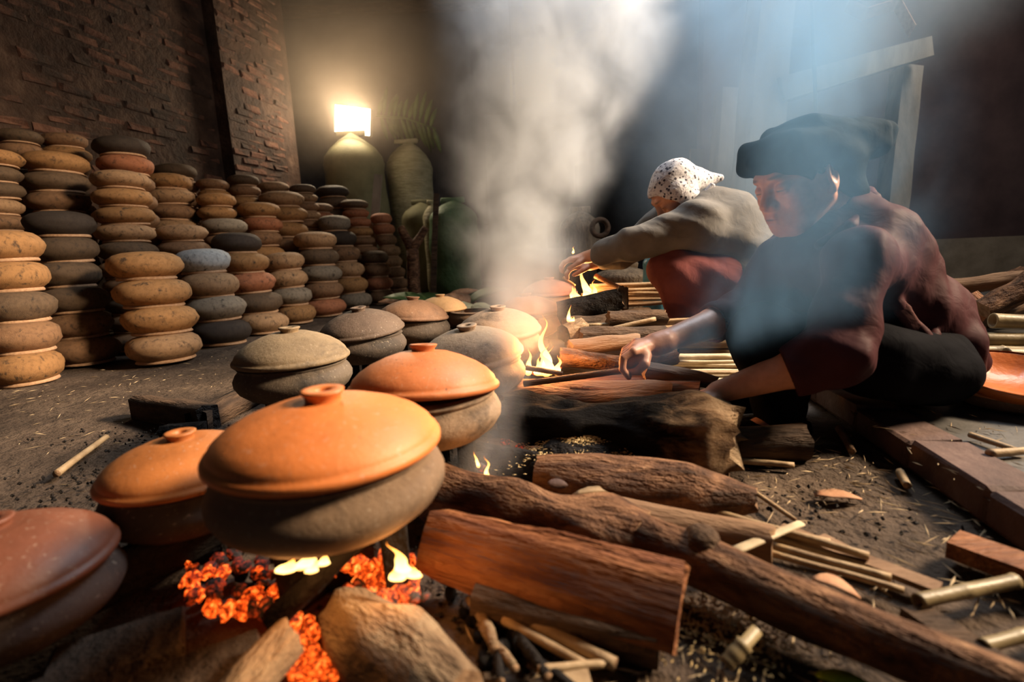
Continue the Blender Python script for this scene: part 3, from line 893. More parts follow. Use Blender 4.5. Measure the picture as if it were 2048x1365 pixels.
def leaf_obj(name, label, p, dirv, up, L, W, mat, cat='leaf', curl=0.3, seed=0, group=None):
    V, F = leaf_vf(p, dirv, up, L, W, curl, seed)
    o = centred(name, V, F, [mat], None, True)
    return tag(o, label, cat, group)


# big torn leaf frond hanging in the haze right of the lamp
fr = empty('leaf_frond', PZ(850, 6.75, 0)); tag(fr, 'green palm-like frond hanging right of the lamp', 'plant')
a = P(752, 232, 6.5); b = P(872, 258, 6.3)
V, F, mi = loft([PZ(850, 6.75, 0), P(835, 400, 6.75), P(800, 270, 6.7), P(790, 236, 6.46)], circ(8), (.05, .03), cap_mi=0)
obj('trunk', mesh_from('trunk', [v - fr.location for v in V], F, [M['green_leaf']], True, mi), fr)
V, F, mi = loft([a, a.lerp(b, .5) + Vector((0, 0, .05)), b], circ(6), (0.018, 0.008), cap_mi=0)
obj('stem', mesh_from('stem', [v - fr.location for v in V], F, [M['green_leaf']], True, mi), fr)
for k in range(22):
    t = (k + 1) / 23
    c = a.lerp(b, t) + Vector((0, 0, .05 * math.sin(math.pi * t)))
    V, F = leaf_vf(c, Vector((0.25 + rng.uniform(-.1, .1), rng.uniform(-.5, .3), -1 if k % 2 else 0.8)), Vector((0, -1, 0.2)), rng.uniform(.19, .36), .06, 0.25, k)
    obj('leaflet', mesh_from('leaflet', [v - fr.location for v in V], F, [M['green_leaf']]), fr)
for k, (px, py, L) in enumerate([(845, 560, .32), (868, 552, .38), (905, 556, .42), (930, 560, .36), (885, 575, .3), (838, 575, .26), (955, 566, .3)]):
    p = PZ(px, 4.2 + 0.1 * (k % 3), 0.01)
    leaf_obj('broad_leaf', 'broad limp green-brown leaf lying at the foot of the green sack', p, Vector((rng.choice((-1, 1)) * rng.uniform(.3, .9), -.35, rng.uniform(.15, .6))), Vector((0, -.6, .8)), L, .12, M['green_leaf' if k in (1, 2, 3) else 'dead_leaf'], 'leaf', .5, k, 'broad leaves by the green sack')
for k, (px, w) in enumerate([(880, 60), (920, 70), (962, 60), (845, 40)]):
    p = PZ(px, 3.75, 0.0)
    V, F = lathe([(0, 0.0), (.9, 0.0), (1, .25), (.8, .7), (.4, .95), (0, 1.0)], 18, .25, k)
    s = w * 3.75 / 1024 / 2
    o = obj('crumpled_sheet', mesh_from('crumpled_sheet', [(x * s, y * s * .8, z * s * .75) for x, y, z in V], F, [M['sack_pale']]))
    o.location = p; o.rotation_euler = (0, 0, k)
    tag(o, 'low crumpled dusty sack on the floor before the green sack', 'sack', 'crumpled sacks on the floor')
# brown sacks, coil and blue bag behind the kneeling far woman
sack('brown_bundle', 'brown ribbed bundle in the smoke behind the far hands', 1160, 420, 600, 86, 3.75, M['sack_brown'], 21, cat='bundle', lump=.1)
sack('dark_plastic_bag', 'low dark plastic bag with bright creases before the far woman', 1262, 478, 600, 130, 3.4, M['black_cloth'], 23, cat='bag', lump=.12)
sack('striped_sack', 'low tan sack with wrinkled folds behind the far fire', 1245, 532, 600, 120, 2.95, M['sack_brown'], 25, lump=.1)
sack('blue_bag', 'blue plastic bag beside the maroon trousers', 1318, 498, 620, 62, 2.55, M['blue_bag'], 27, cat='bag', lump=.1)
cc = P(1200, 456, 3.5)
V, F = [], []
for i in range(28):
    a = 2 * math.pi * i / 28
    for k in range(8):
        bb = 2 * math.pi * k / 8
        rr = 0.055 + 0.018 * math.cos(bb)
        V.append(cc + Vector((rr * math.cos(a), 0.018 * math.sin(bb), rr * math.sin(a))))
for i in range(28):
    for k in range(8):
        F.append((i * 8 + k, i * 8 + (k + 1) % 8, ((i + 1) % 28) * 8 + (k + 1) % 8, ((i + 1) % 28) * 8 + k))
tag(centred('rope_coil', V, F, [M['dark_wood']]), 'dark ring of rope on the brown bundle in the smoke', 'rope')
for k, (x0, y0, x1, y1) in enumerate([(1272, 468, 1296, 492), (1290, 472, 1300, 494), (1248, 488, 1262, 512), (1308, 464, 1306, 490)]):
    V, F, mi = loft(path_line(P(x0, y0, 3.0), P(x1, y1, 2.98), 6, .12, k + 3), circ(5, 1, .4), lambda t: .005 * math.sin(math.pi * (t * .9 + .05)), cap_mi=0)

# ================================================================== FIREWOOD
def log(name, label, a, b, r, mat, cat='log', n=22, m=16, bend=0.03, rough=0.18, fine=0.08, seed=1, prof=None, jag=0.01, ends=None, group=None, twist=0.0, end_mat=None):
    pr = prof or circ(m)
    V, F, mi = loft(path_line(a, b, n, bend, seed), pr, r, rough, seed, fine, twist, jag, 1)
    # bark and cut ends as parts of one log
    root_m = [mat, end_mat or M['end_grain']]
    xs = [v.x for v in V]; ys = [v.y for v in V]; zs = [v.z for v in V]
    c = Vector(((min(xs) + max(xs)) / 2, (min(ys) + max(ys)) / 2, (min(zs) + max(zs)) / 2))
    mm_ = len(pr)
    rq = Vector((1, 0, 0)).rotation_difference((b - a).normalized())
    ri = rq.inverted()
    Vb = [ri @ (v - c) for v in V]
    Fb = [f for f, k in zip(F, mi) if k == 0]
    o = obj(name, mesh_from(name, Vb, Fb, [mat]), None, c)
    tag(o, label, cat, group)
    o.rotation_mode = 'QUATERNION'; o.rotation_quaternion = rq
    for e in (0, 1):
        fs = [f for f, k in zip(F, mi) if k == 1][e * mm_:(e + 1) * mm_]
        ids = sorted({i for f in fs for i in f}); mp = {i: q for q, i in enumerate(ids)}
        obj('cut_end', mesh_from('cut_end', [Vb[i] for i in ids], [[mp[i] for i in f] for f in fs], [end_mat or M['end_grain']]), o)
    return o, (c, ri)


def board_prof(w, t, bulge=0.0):
    return [(w, t), (w * .35, t * 1.25), (-w * .4, t * 1.1), (-w, t), (-w, -t), (-w * .3, -t * 1.1), (w * .4, -t * 1.2), (w, -t)]


def rot_prof(pr, ang):
    c, s = math.cos(ang), math.sin(ang)
    return [(x * c - y * s, x * s + y * c) for x, y in pr]


# the long log that runs from the fire to the bottom right corner
lc_, cc_ = log('long_log', 'long thin brown log with a knot running to the bottom right corner', G(1262, 1072, .05), G(2120, 1420, .045), lambda t: .036 - .010 * t, M['bark'], n=40, bend=.02, seed=5, rough=.14)
kp = G(1398, 1098, .06)
V, F = lathe([(0, -.02), (.02, -.015), (.026, 0), (.02, .018), (.012, .026), (0, .024)], 14, .4, 3)
obj('knot', mesh_from('knot', [cc_[1] @ (Vector(v) + kp - cc_[0] + Vector((0, -.012, 0.01))) for v in V], F, [M['dark_wood']]), lc_)
log('bark_log', 'thick rough-barked log smoking beside the large front pot', G(858, 985, .045), G(1285, 1082, .05), lambda t: .050 - .010 * t + .004 * math.sin(t * 17), M['bark'], n=34, bend=.02, seed=8, rough=.28, fine=.14)
log('smooth_log', 'smooth pale log lying behind the knotted long log', G(1225, 1030, .03), G(1545, 1092, .03), (.030, .026), M['smooth_wood'], seed=11, bend=.02, rough=.1)
log('split_board', 'red-brown split board with pale frayed burning end', G(852, 1085, .060), G(1360, 1213, .060), lambda t: 1.0 if t > .1 else .8 + 2 * t, M['red_wood'], 'board', 30, prof=rot_prof(board_prof(.047, .012), math.radians(-52)), rough=.10, fine=.14, seed=13, bend=.015, jag=.012, end_mat=M['red_wood'])
log('under_board', 'dark board under the red-brown split board', G(960, 1180, .022), G(1330, 1262, .022), (1, 1), M['dark_wood'], 'board', 14, prof=board_prof(.04, .018), rough=.1, seed=14, bend=.01, end_mat=M['dark_wood'])
log('fat_log', 'fat reddish log with a rounded end in the middle ground', G(1075, 965, .040), G(1512, 1000, .042), lambda t: .054 * (1 - .18 * (2 * t - 1) ** 2) * (1 if t < .72 else 1 - (t - .72) * 2.0), M['bark'], n=34, seed=17, bend=.012, rough=.16, fine=.1)
log('charred_log', 'big charred log with a frayed brown butt under the near hand', G(1010, 832, .08), P(1466, 872, .985), lambda t: .052 + .040 * t ** 2 + .008 * math.sin(9 * t) - (.02 * max(0, t - .9) / .1), M['half_char'], n=64, m=34, seed=19, bend=.02, rough=.34, fine=.20, jag=.05, prof=circ(34, 1.1, .84), end_mat=M['ash_wood'])
log('grey_log', 'smooth grey log lying behind the charred log', G(985, 800, .06), G(1345, 800, .075), (.055, .045), M['smooth_wood'], seed=21, bend=.03, rough=.18, n=26)
log('torn_bark', 'fibrous torn reddish wood under the far hand', G(1150, 775, .085), G(1400, 782, .09), (1, .9), M['red_wood'], 'wood', 20, prof=board_prof(.075, .02), rough=.2, fine=.22, seed=22, bend=.02, end_mat=M['red_wood'])
log('short_log', 'short cut log lying before the woman\'s shoes', G(1470, 888, .034), G(1607, 884, .034), (.036, .038), M['dark_wood'], seed=24, bend=.01, rough=.1, n=12)
log('low_log', 'dark log wedged beneath the frayed butt', G(1235, 900, .035), G(1458, 935, .035), (.036, .034), M['dark_wood'], seed=25, bend=.01, n=16)
log('ash_log', 'ash-dusted log pointing at the viewer from the embers', G(690, 1225, .022), G(925, 1430, .04), lambda t: .026 + .022 * math.sin(math.pi * min(1, t * .8 + .05)), M['ash_wood'], n=30, m=18, seed=28, bend=.02, rough=.26, fine=.16)
log('black_prop', 'burnt black stick propping up the front pot', P(738, 1062, .60), G(548, 1240, .02), (.011, .016), M['char'], 'stick', 14, 10, bend=.02, seed=29, end_mat=M['char'])
log('grey_chunk', 'grey chunk of wood at the bottom edge below the embers', G(478, 1400, .03), G(575, 1275, .04), (.026, .02), M['ash_wood'], 'wood', 14, seed=31, rough=.3, fine=.2)
log('charred_rail', 'charred rail with ash-grey specks between the left pots and the embers', G(-60, 1300, .035), G(432, 1052, .05), (1, 1), M['char'], 'rail', 30, prof=board_prof(.016, .026), rough=.12, fine=.2, seed=33, bend=.008, end_mat=M['char'])
log('charred_plank', 'charred plank lying left of the olive-lidded pot', G(282, 815, .02), G(418, 838, .03), (1, 1), M['dark_wood'], 'plank', 12, prof=board_prof(.03, .032), rough=.08, fine=.08, seed=35, bend=.008, end_mat=M['char'])
log('charred_plank', 'second charred plank with chips on it under the olive-lidded pot', G(395, 845, .025), G(520, 780, .025), (1, 1), M['dark_wood'], 'plank', 12, prof=board_prof(.03, .026), rough=.08, fine=.08, seed=36, bend=.008, end_mat=M['char'])
log('black_block', 'low burnt block on the earth behind the small orange lid', G(330, 868, .015), G(405, 862, .015), (1, 1), M['char'], 'block', 8, prof=board_prof(.025, .018), rough=.1, seed=37, bend=.005, end_mat=M['char'])
# wood in the far fire
log('forked_log', 'charred wedge of wood with an upright tip at the far fire', P(1125, 640, 1.95), P(1242, 596, 1.9), lambda t: .075 - .035 * t, M['char'], n=18, seed=41, rough=.25, fine=.1, bend=.03)
log('stump_tip', 'dark upright stub beside the far fire stalks', P(1240, 618, 1.92), P(1247, 574, 1.92), (.03, .018), M['dark_wood'], 'wood', 8, seed=42)
log('far_log', 'brown log glowing underneath at the far fire', P(1130, 668, 1.85), P(1300, 640, 1.9), (.055, .05), M['dark_wood'], n=18, seed=43, bend=.02)
log('far_log', 'smoky dark log behind the raised stalk', P(1215, 640, 1.78), P(1330, 636, 1.80), (.03, .028), M['dark_wood'], n=14, seed=44)
log('peeled_log', 'peeled brown log left of the far hand', P(1140, 697, 1.45), P(1275, 682, 1.5), (.026, .023), M['smooth_wood'], n=16, seed=45, bend=.02)
log('red_log', 'short reddish log below the far hand', P(1120, 715, 1.42), P(1240, 728, 1.42), (.026, .024), M['bark'], n=14, seed=46)
log('hollow_log', 'grey hollow-ended log beside the tall flame', P(1128, 668, 1.62), P(1165, 655, 1.66), (.03, .032), M['ash_wood'], n=8, seed=47, end_mat=M['char'])
log('ridge_log', 'dark knobbly log behind the peeled log', P(1160, 672, 1.62), P(1330, 664, 1.66), (.026, .02), M['dark_wood'], n=16, seed=48, rough=.3)
log('fraying_branch', 'frayed branch running down right from the far wrist', P(1270, 722, 1.36), P(1352, 712, 1.36), (.02, .024), M['ash_wood'], 'branch', 12, seed=49, rough=.3, fine=.2)
log('thick_fibres', 'fibrous split wood below the bright stalks', P(1290, 745, 1.32), P(1430, 765, 1.3), (.03, .016), M['smooth_wood'], 'wood', 14, seed=50, rough=.3, fine=.25)
for k, (x0, y0, z0, x1, y1, z1, r0, mt, lb) in enumerate([
    (1040, 770, .05, 1075, 700, .09, .02, 'char', 'black burning billet inside the tall flame'),
    (900, 935, .02, 1020, 905, .03, .018, 'char', 'burnt billet behind the bark log, left'),
    (955, 905, .03, 1090, 925, .03, .022, 'char', 'burnt billet under the rice husks'),
    (830, 950, .02, 930, 905, .02, .02, 'char', 'burnt billet in the smoke below the second orange lid')]):
    log('burnt_billet', lb, G(x0, y0, z0), G(x1, y1, z1), (r0, r0 * .8), M[mt], 'billet', 12, seed=60 + k, rough=.25, fine=.15, end_mat=M['char'])
# woodpile by the right edge
log('pile_log', 'long straight tan log at the top of the right woodpile', P(1905, 572, 2.2), P(2120, 552, 2.1), (.032, .036), M['smooth_wood'], n=14, seed=71)
log('pile_log', 'dark forked log slanting over the right woodpile', P(1960, 622, 2.0), P(2110, 545, 1.95), (.045, .05), M['bark'], n=14, seed=72, rough=.3)
log('pile_wedge', 'orange split wedge in the right woodpile', P(1935, 600, 2.1), P(1985, 640, 2.02), (.055, .05), M['red_wood'], 'wood', 8, seed=73, prof=[(1, .2), (.1, 1), (-1, .3), (-.5, -.8), (.7, -.7)], end_mat=M['smooth_wood'])
log('pile_chunk', 'brown chunk below the forked log at right edge', P(1995, 625, 2.05), P(2070, 600, 2.1), (.04, .045), M['smooth_wood'], 'wood', 8, seed=74, prof=[(1, .2), (.1, 1), (-1, .3), (-.5, -.8), (.7, -.7)])
log('pile_stub', 'splintered upright stub behind the right woodpile', P(1990, 575, 2.35), P(2045, 540, 2.35), (.04, .02), M['bark'], 'wood', 8, seed=75, rough=.4)
log('pile_log', 'dark log low in the right woodpile', P(1950, 655, 2.15), P(2120, 610, 2.15), (.05, .05), M['dark_wood'], n=10, seed=76)


def bamboo(name, label, a, b, r, mat, cat='bamboo', node=0.16, group=None):
    L = (b - a).length
    k = max(2, int(L / node) + 1)
    T = (b - a).normalized(); up = Vector((0, 0, 1)); S = T.cross(up).normalized(); U = S.cross(T)
    V, F = [], []
    ss = []
    for i in range(k):
        s0 = L * i / k; s1 = L * (i + 1) / k
        ss += [(s0 + .004, 1.0), ((s0 + s1) / 2, .95), (s1 - .006, 1.0), (s1, 1.12)]
    for s, f in [(0.0, 1.0)] + ss:
        for q in range(14):
            an = 2 * math.pi * q / 14
            V.append(a + T * s + (S * math.cos(an) + U * math.sin(an)) * r * f)
    nn = len(V) // 14
    for i in range(nn - 1):
        for q in range(14): F.append((i * 14 + q, i * 14 + (q + 1) % 14, (i + 1) * 14 + (q + 1) % 14, (i + 1) * 14 + q))
    # hollow end: wall thickness and a dark bore
    base = len(V)
    for s, f in ((0.0, .78), (0.05, .74)):
        for q in range(14):
            an = 2 * math.pi * q / 14
            V.append(a + T * s + (S * math.cos(an) + U * math.sin(an)) * r * f)
    for q in range(14):
        j = (q + 1) % 14
        F += [(q, base + q, base + j, j), (base + q, base + 14 + q, base + 14 + j, base + j)]
    c = len(V); V.append(a + T * .05)
    for q in range(14): F.append((base + 14 + q, c, base + 14 + (q + 1) % 14))
    c = len(V); V.append(b)
    e = (nn - 1) * 14
    for q in range(14): F.append((e + q, e + (q + 1) % 14, c))
    o = centred(name, V, F, [mat])
    return tag(o, label, cat, group)


bamboo('bamboo_pole', 'topmost bamboo pole with dark hollow end at right edge', P(1985, 642, 1.78), P(2190, 650, 1.72), .027, M['bamboo'])
bamboo('bamboo_pole', 'middle bamboo pole right under the topmost one', P(1968, 679, 1.78), P(2190, 684, 1.70), .025, M['bamboo'])
bamboo('bamboo_pole', 'lower thin bamboo pole half behind the maroon jacket tail', P(1955, 702, 1.74), P(2055, 704, 1.72), .019, M['bamboo'])
bamboo('bamboo_pole', 'lowest bamboo pole just behind the shiny bowl', P(2012, 711, 1.60), P(2190, 712, 1.56), .024, M['bamboo'])
bamboo('bamboo_stick', 'jointed bamboo stick lying at the lower right', G(1835, 1203, .018), G(2030, 1163, .018), .0088, M['bamboo'], node=.09)
bamboo('bamboo_stick', 'bamboo stick entering at the right edge, bottom', G(1965, 1293, .014), G(2120, 1252, .014), .0075, M['bamboo'], node=.09)
bamboo('bamboo_stub', 'short upright stub of bamboo on the husks, bottom centre', G(1452, 1330, .012), G(1490, 1288, .028), .0085, M['bamboo'], node=.2)


def stick(name, label, a, b, r, mat, cat='stick', bend=.015, seed=0, group=None, n=8, m=8, prof=None):
    V, F, mi = loft(path_line(a, b, n, bend, seed), prof or circ(m), (r, r * .85), .12, seed, 0, 0, 0, 1)
    return tag(centred(name, V, F, [mat, M['end_grain']], mi), label, cat, group)


# stalk bundle in the lower right
for k, (x0, y0, z0, x1, y1, z1, r, mt) in enumerate([
    (1395, 1015, .03, 1738, 1113, .022, .0068, 'stalk'), (1500, 1082, .022, 1782, 1157, .018, .0065, 'stalk'),
    (1520, 1100, .018, 1808, 1182, .012, .0052, 'stalk'), (1480, 1075, .02, 1702, 1150, .012, .0060, 'stalk'),
    (1520, 1070, .016, 1740, 1135, .010, .0055, 'stalk'), (1330, 1010, .03, 1660, 1085, .016, .006, 'stalk')]):
    stick('dry_stalk', 'long tan dry stalk in the bundle beside the knotted log', G(x0, y0, z0), G(x1, y1, z1), r, M[mt], 'stalk', .01, k, 'stalks in the lower right bundle', 10)
stick('pale_stalk', 'short white flat stalk lying across the tan bundle', G(1462, 1105, .045), G(1602, 1047, .045), .0085, M['pale_stalk'], 'stalk', .005, 3, prof=circ(8, 1, .4))
slat_obj('brown_lath', 'brown flat lath right of the tan stalk bundle', G(1560, 1058, .012), G(1880, 1180, .01), .026, .008, M['smooth_wood'], 'lath', 4)
slat_obj('brown_lath', 'second brown lath tucked along the first, nearer the kerb', G(1640, 1075, .008), G(1775, 1145, .008), .02, .007, M['smooth_wood'], 'lath', 5)
slat_obj('rough_plank', 'rough brown plank against the foot of the kerb', G(1905, 1088, .018), G(2120, 1165, .018), .05, .024, M['red_wood'], 'plank', 6)
slat_obj('dark_slab', 'dark strip of wood crossing under the jointed bamboo stick', G(1825, 1220, .006), G(2010, 1345, .012), .035, .012, M['dark_wood'], 'slab', 7)
# stalks left of centre at the bottom edge
for k, (x0, y0, x1, y1, r) in enumerate([(1008, 1240, 1178, 1335, .0058), (1048, 1238, 1232, 1330, .0085), (1075, 1340, 1215, 1328, .005)]):
    stick('broken_stalk', ['thin broken stalk below the red-brown board', 'thick broken stalk with a burnt tip below the red-brown board', 'stalk lying level below the two broken ones'][k], G(x0, y0, .02), G(x1, y1, .016), r, M['stalk'], 'stalk', .01, k + 20)
slat_obj('wood_chip', 'pale square chip of wood at the bottom edge', G(1120, 1368, .012), G(1180, 1362, .012), .02, .012, M['stalk'], 'chip', 3)
for k, (x0, y0, x1, y1, r) in enumerate([(1030, 1262, 1095, 1355, .007), (960, 1250, 1030, 1340, .006), (1000, 1290, 1000, 1365, .006), (940, 1200, 990, 1300, .007), (1050, 1300, 1150, 1380, .006)]):
    stick('charred_twig', 'charred grey twig among the dead coals at the bottom edge', G(x0, y0, .012), G(x1, y1, .02), r, M['ash_wood' if k % 2 else 'char'], 'twig', .06, k + 30, 'charred twigs at the bottom edge')
stick('short_stick', 'tan stick lying alone on the earth at the left', G(113, 948, .008), G(213, 874, .010), .0085, M['stalk'], 'stick', .008, 5)
# stalk bundles by the far fire
R = random.Random(8)
for k in range(16):
    yy = 690 + k * 4.8 + R.uniform(-3, 3)
    z = .03 + R.uniform(0, .05)
    x0 = 1330 + R.uniform(-60, 30); x1 = 1450 + R.uniform(10, 90)
    stick('bright_stalk', 'sunlit stalk in the bundle between the far forearm and the near knee', G(x0, yy + R.uniform(-4, 4), z), G(x1, yy + R.uniform(-2, 6), z), R.uniform(.006, .012), M['pale_stalk' if k % 3 else 'stalk'], 'stalk', .01, k + 50, 'sunlit stalks behind the woman\'s knee')
for k in range(8):
    yy = 640 + k * 5.0
    stick('resting_stalk', 'thin brown stalk lying above the peeled log', P(1130 + R.uniform(-10, 30), yy + R.uniform(4, 14), 1.75), P(1390 + R.uniform(-10, 40), yy - 4 + R.uniform(-8, 6), 1.85), R.uniform(.006, .010), M['stalk'], 'stalk', .012, k + 80, 'brown stalks above the peeled log')
stick('raised_stalk', 'stalk with a cut end raised above the peeled log', P(1210, 662, 1.72), P(1311, 638, 1.72), .009, M['stalk'], 'stalk', .006, 90)
for k in range(11):
    yy = 566 + k * 4.0
    stick('far_stalk', 'thin stalk with one end in the far flame', P(1150 + R.uniform(0, 40), yy + 6 + R.uniform(-3, 3), 2.32), P(1345 + R.uniform(-20, 20), yy + R.uniform(-5, 5), 2.3), R.uniform(.006, .011), M['stalk'], 'stalk', .012, k + 100, 'stalks feeding the far flame')
stick('leaning_stalk', 'reddish stalk leaning into the far fire from above', P(1190, 552, 2.25), P(1248, 580, 2.2), .011, M['smooth_wood'], 'stalk', .006, 120)
stick('burning_twig', 'twig end sticking out left of the far flame', P(1126, 555, 2.3), P(1150, 572, 2.28), .007, M['stalk'], 'twig', .03, 121)
# the stick in the far hand, and its neighbour
held_a, held_b = P(1048, 768, 1.27), P(1272, 738, 1.175)
stick('feeding_stick', 'stick held in the far hand and pushed into the tall flame', held_a, held_b, .0085, M['smooth_wood'], 'stick', .006, 122)
stick('bent_stick', 'bent thin stick in the tall flame above the held one', P(1052, 736, 1.28), P(1125, 748, 1.26), .007, M['smooth_wood'], 'stick', .03, 123)
for k, (x0, y0, x1, y1, r) in enumerate([(1470, 922, 1588, 931, .007), (1678, 858, 1704, 903, .009), (1800, 945, 1815, 972, .008), (1940, 870, 2030, 900, .006), (1978, 908, 2048, 902, .008), (1510, 985, 1590, 1040, .004)]):
    zz = KH + .008 if k in (3, 4) else .009
    stick('loose_stick', ['tan stick on the earth below the short cut log', 'brown stick leaning near the kerb at the woman\'s shoe', 'stubby stick at the foot of the kerb', 'thin stick on the raised floor below the bowl', 'thicker stick on the raised floor at the right edge', 'thin twig behind the tan stalk bundle'][k],
          G(x0, y0, zz), G(x1, y1, zz), r, M['stalk' if k != 1 else 'smooth_wood'], 'stick', .01, k + 130)
# leaves
leaf_obj('dry_leaf', 'curled reddish dry leaf on the earth before the kerb', G(1630, 992, .006), Vector((1, -.15, .04)), Vector((0, 0, 1)), .075, .035, M['dead_leaf'], curl=.1, seed=4)
leaf_obj('curled_husk', 'pale curled husk strip on the bark log', G(1145, 992, .06), Vector((1, .1, .35)), Vector((0, -.4, 1)), .085, .015, M['stalk'], 'husk', .6, 6)
leaf_obj('husk_strip', 'long pale strip beside the curled husk', G(1180, 1000, .05), Vector((1, -.15, -.1)), Vector((0, -.2, 1)), .16, .022, M['stalk'], 'husk', .1, 7)
leaf_obj('lime_leaf', 'bright yellow-green leaf at the bottom edge', G(1632, 1352, .012), Vector((1, -.25, .1)), Vector((0, -.3, 1)), .05, .016, M['lime_leaf'], curl=.2, seed=9)
leaf_obj('brown_leaf', 'small brown leaf among debris behind the long log', G(1625, 1160, .01), Vector((.8, -.5, .2)), Vector((0, 0, 1)), .05, .03, M['dead_leaf'], curl=.4, seed=10)
leaf_obj('red_chip', 'little red shard stuck beside the curled husk', G(1095, 968, .07), Vector((1, 0, -.1)), Vector((0, -.6, .6)), .034, .018, M['kerb_brick'], 'shard', .1, 12)

# ---- loose litter nobody could count
def scatter(name, label, cat, spots, mat, lr, wr, seed, flat=True, mound=None, tilt=.25):
    R = random.Random(seed)
    V, F = [], []
    for (p, count, sx, sy) in spots:
        for k in range(count):
            x = p.x + R.gauss(0, sx); y = p.y + R.gauss(0, sy)
            z = p.z + (mound(x - p.x, y - p.y) if mound else 0) + R.uniform(0.000, .004)
            a = R.uniform(0, math.pi); L = R.uniform(*lr); w = R.uniform(*wr)
            dx = Vector((math.cos(a), math.sin(a), R.uniform(-tilt, tilt))) * L / 2
            dy = Vector((-math.sin(a), math.cos(a), R.uniform(-.2, .2))) * w / 2
            dz = Vector((0, 0, w / 2))
            c = Vector((x, y, z)); b = len(V)
            V += [c - dx, c + dy, c + dx, c - dy, c + dz, c - dz]
            F += [(b, b + 1, b + 4), (b + 1, b + 2, b + 4), (b + 2, b + 3, b + 4), (b + 3, b, b + 4), (b + 1, b, b + 5), (b + 2, b + 1, b + 5), (b + 3, b + 2, b + 5), (b, b + 3, b + 5)]
    o = obj(name, mesh_from(name, V, F, [mat], False))
    return tag(o, label, cat, kind='stuff')


def g3(px, py, z=0.0): return G(px, py, z)


scatter('straw_litter', 'scattered straw bits and splinters over the earth floor', 'litter',
        [(g3(150, 850), 60, .3, .25), (g3(300, 760), 60, .3, .2), (g3(60, 800), 40, .16, .14), (g3(450, 730), 40, .25, .2), (g3(1650, 950), 90, .14, .10), (g3(1800, 1010), 90, .06, .12), (g3(1500, 1000), 40, .08, .06),
         (g3(1700, 1150), 70, .12, .06), (g3(1350, 1250), 60, .1, .05), (g3(1600, 1290), 60, .12, .05), (g3(1900, 1260), 40, .08, .05), (g3(1150, 1330), 50, .09, .04), (g3(700, 900), 30, .25, .25)], M['straw'], (.008, .045), (.0015, .004), 5)
scatter('straw_litter', 'fine straw on the raised floor around the bowl', 'litter', [(g3(1950, 890, KH), 60, .08, .08), (g3(2010, 960, KH), 30, .05, .05)], M['straw'], (.006, .035), (.0015, .003), 6)
scatter('black_crumbs', 'black charcoal crumbs around the hearth', 'charcoal',
        [(g3(200, 960), 160, .12, .06), (g3(330, 870), 120, .14, .06), (g3(120, 1010), 60, .08, .05), (g3(1000, 1270), 140, .07, .05), (g3(900, 1150), 100, .08, .05), (g3(1600, 1020), 80, .1, .06), (g3(1000, 940), 120, .1, .06), (g3(650, 900), 80, .2, .2), (g3(1200, 860), 80, .12, .05)],
        M['char'], (.003, .013), (.003, .010), 7)
hp = g3(1172, 886, .058)
scatter('rice_husks', 'heap of golden rice husks on the charred billets', 'husks', [(hp, 2600, .050, .032), (g3(1110, 925, .03), 250, .05, .025)], M['husk'], (.006, .010), (.002, .003), 8, mound=lambda x, y: .040 * math.exp(-(x * x / .006 + y * y / .003)) - .018)
scatter('rice_husks', 'spilled rice husks between the board and the long log', 'husks', [(g3(1415, 1225, .006), 600, .045, .03), (g3(1500, 1290, .006), 250, .05, .025)], M['husk'], (.006, .010), (.002, .003), 9)
# a low mound of ash under the husks
V, F = lathe([(0, .0), (.14, .0), (.125, .036), (.075, .07), (0, .082)], 28, .2, 3)
o = obj('ash_mound', mesh_from('ash_mound', [(x, y * .6, z) for x, y, z in V], F, [M['char']])); o.location = (hp.x, hp.y, -.004)
tag(o, 'low black mound of ash under the golden husks', 'ash')

# ================================================================== EMBERS AND FLAMES
def rock_vf(s, seed):
    bm = bmesh.new(); bmesh.ops.create_icosphere(bm, subdivisions=2, radius=1)
    for v in bm.verts:
        k = 1 + .35 * mnoise.noise(v.co * 1.4 + Vector((seed, 0, 0))) + .12 * mnoise.noise(v.co * 4 + Vector((0, seed, 0)))
        v.co *= k
    V = [Vector((v.co.x * s, v.co.y * s * .8, v.co.z * s * .7)) for v in bm.verts]
    F = [[v.index for v in f.verts] for f in bm.faces]
    bm.free()
    return V, F


coal = [mesh_from('coal', *rock_vf(1.0, 3 * k + 1), [M['ember']]) for k in range(4)]
coal_d = [mesh_from('coal', *rock_vf(1.0, 3 * k + 2), [M['ember_dim']]) for k in range(4)]
coal_k = [mesh_from('coal', *rock_vf(1.0, 3 * k + 2), [M['char']]) for k in range(3)]
R = random.Random(12)


def coals(n, poly, mats, smin, smax, label, group, z=.008, name='coal'):
    for k in range(n):
        px, py = poly[R.randrange(len(poly))]
        p = G(px + R.uniform(-44, 44), py + R.uniform(-26, 26), z)
        o = obj(name, R.choice(mats), None, p)
        s = R.uniform(smin, smax); o.scale = (s, s, s)
        o.rotation_euler = (R.uniform(0, 6), R.uniform(0, 6), R.uniform(0, 6))
        tag(o, label, 'coal', group)


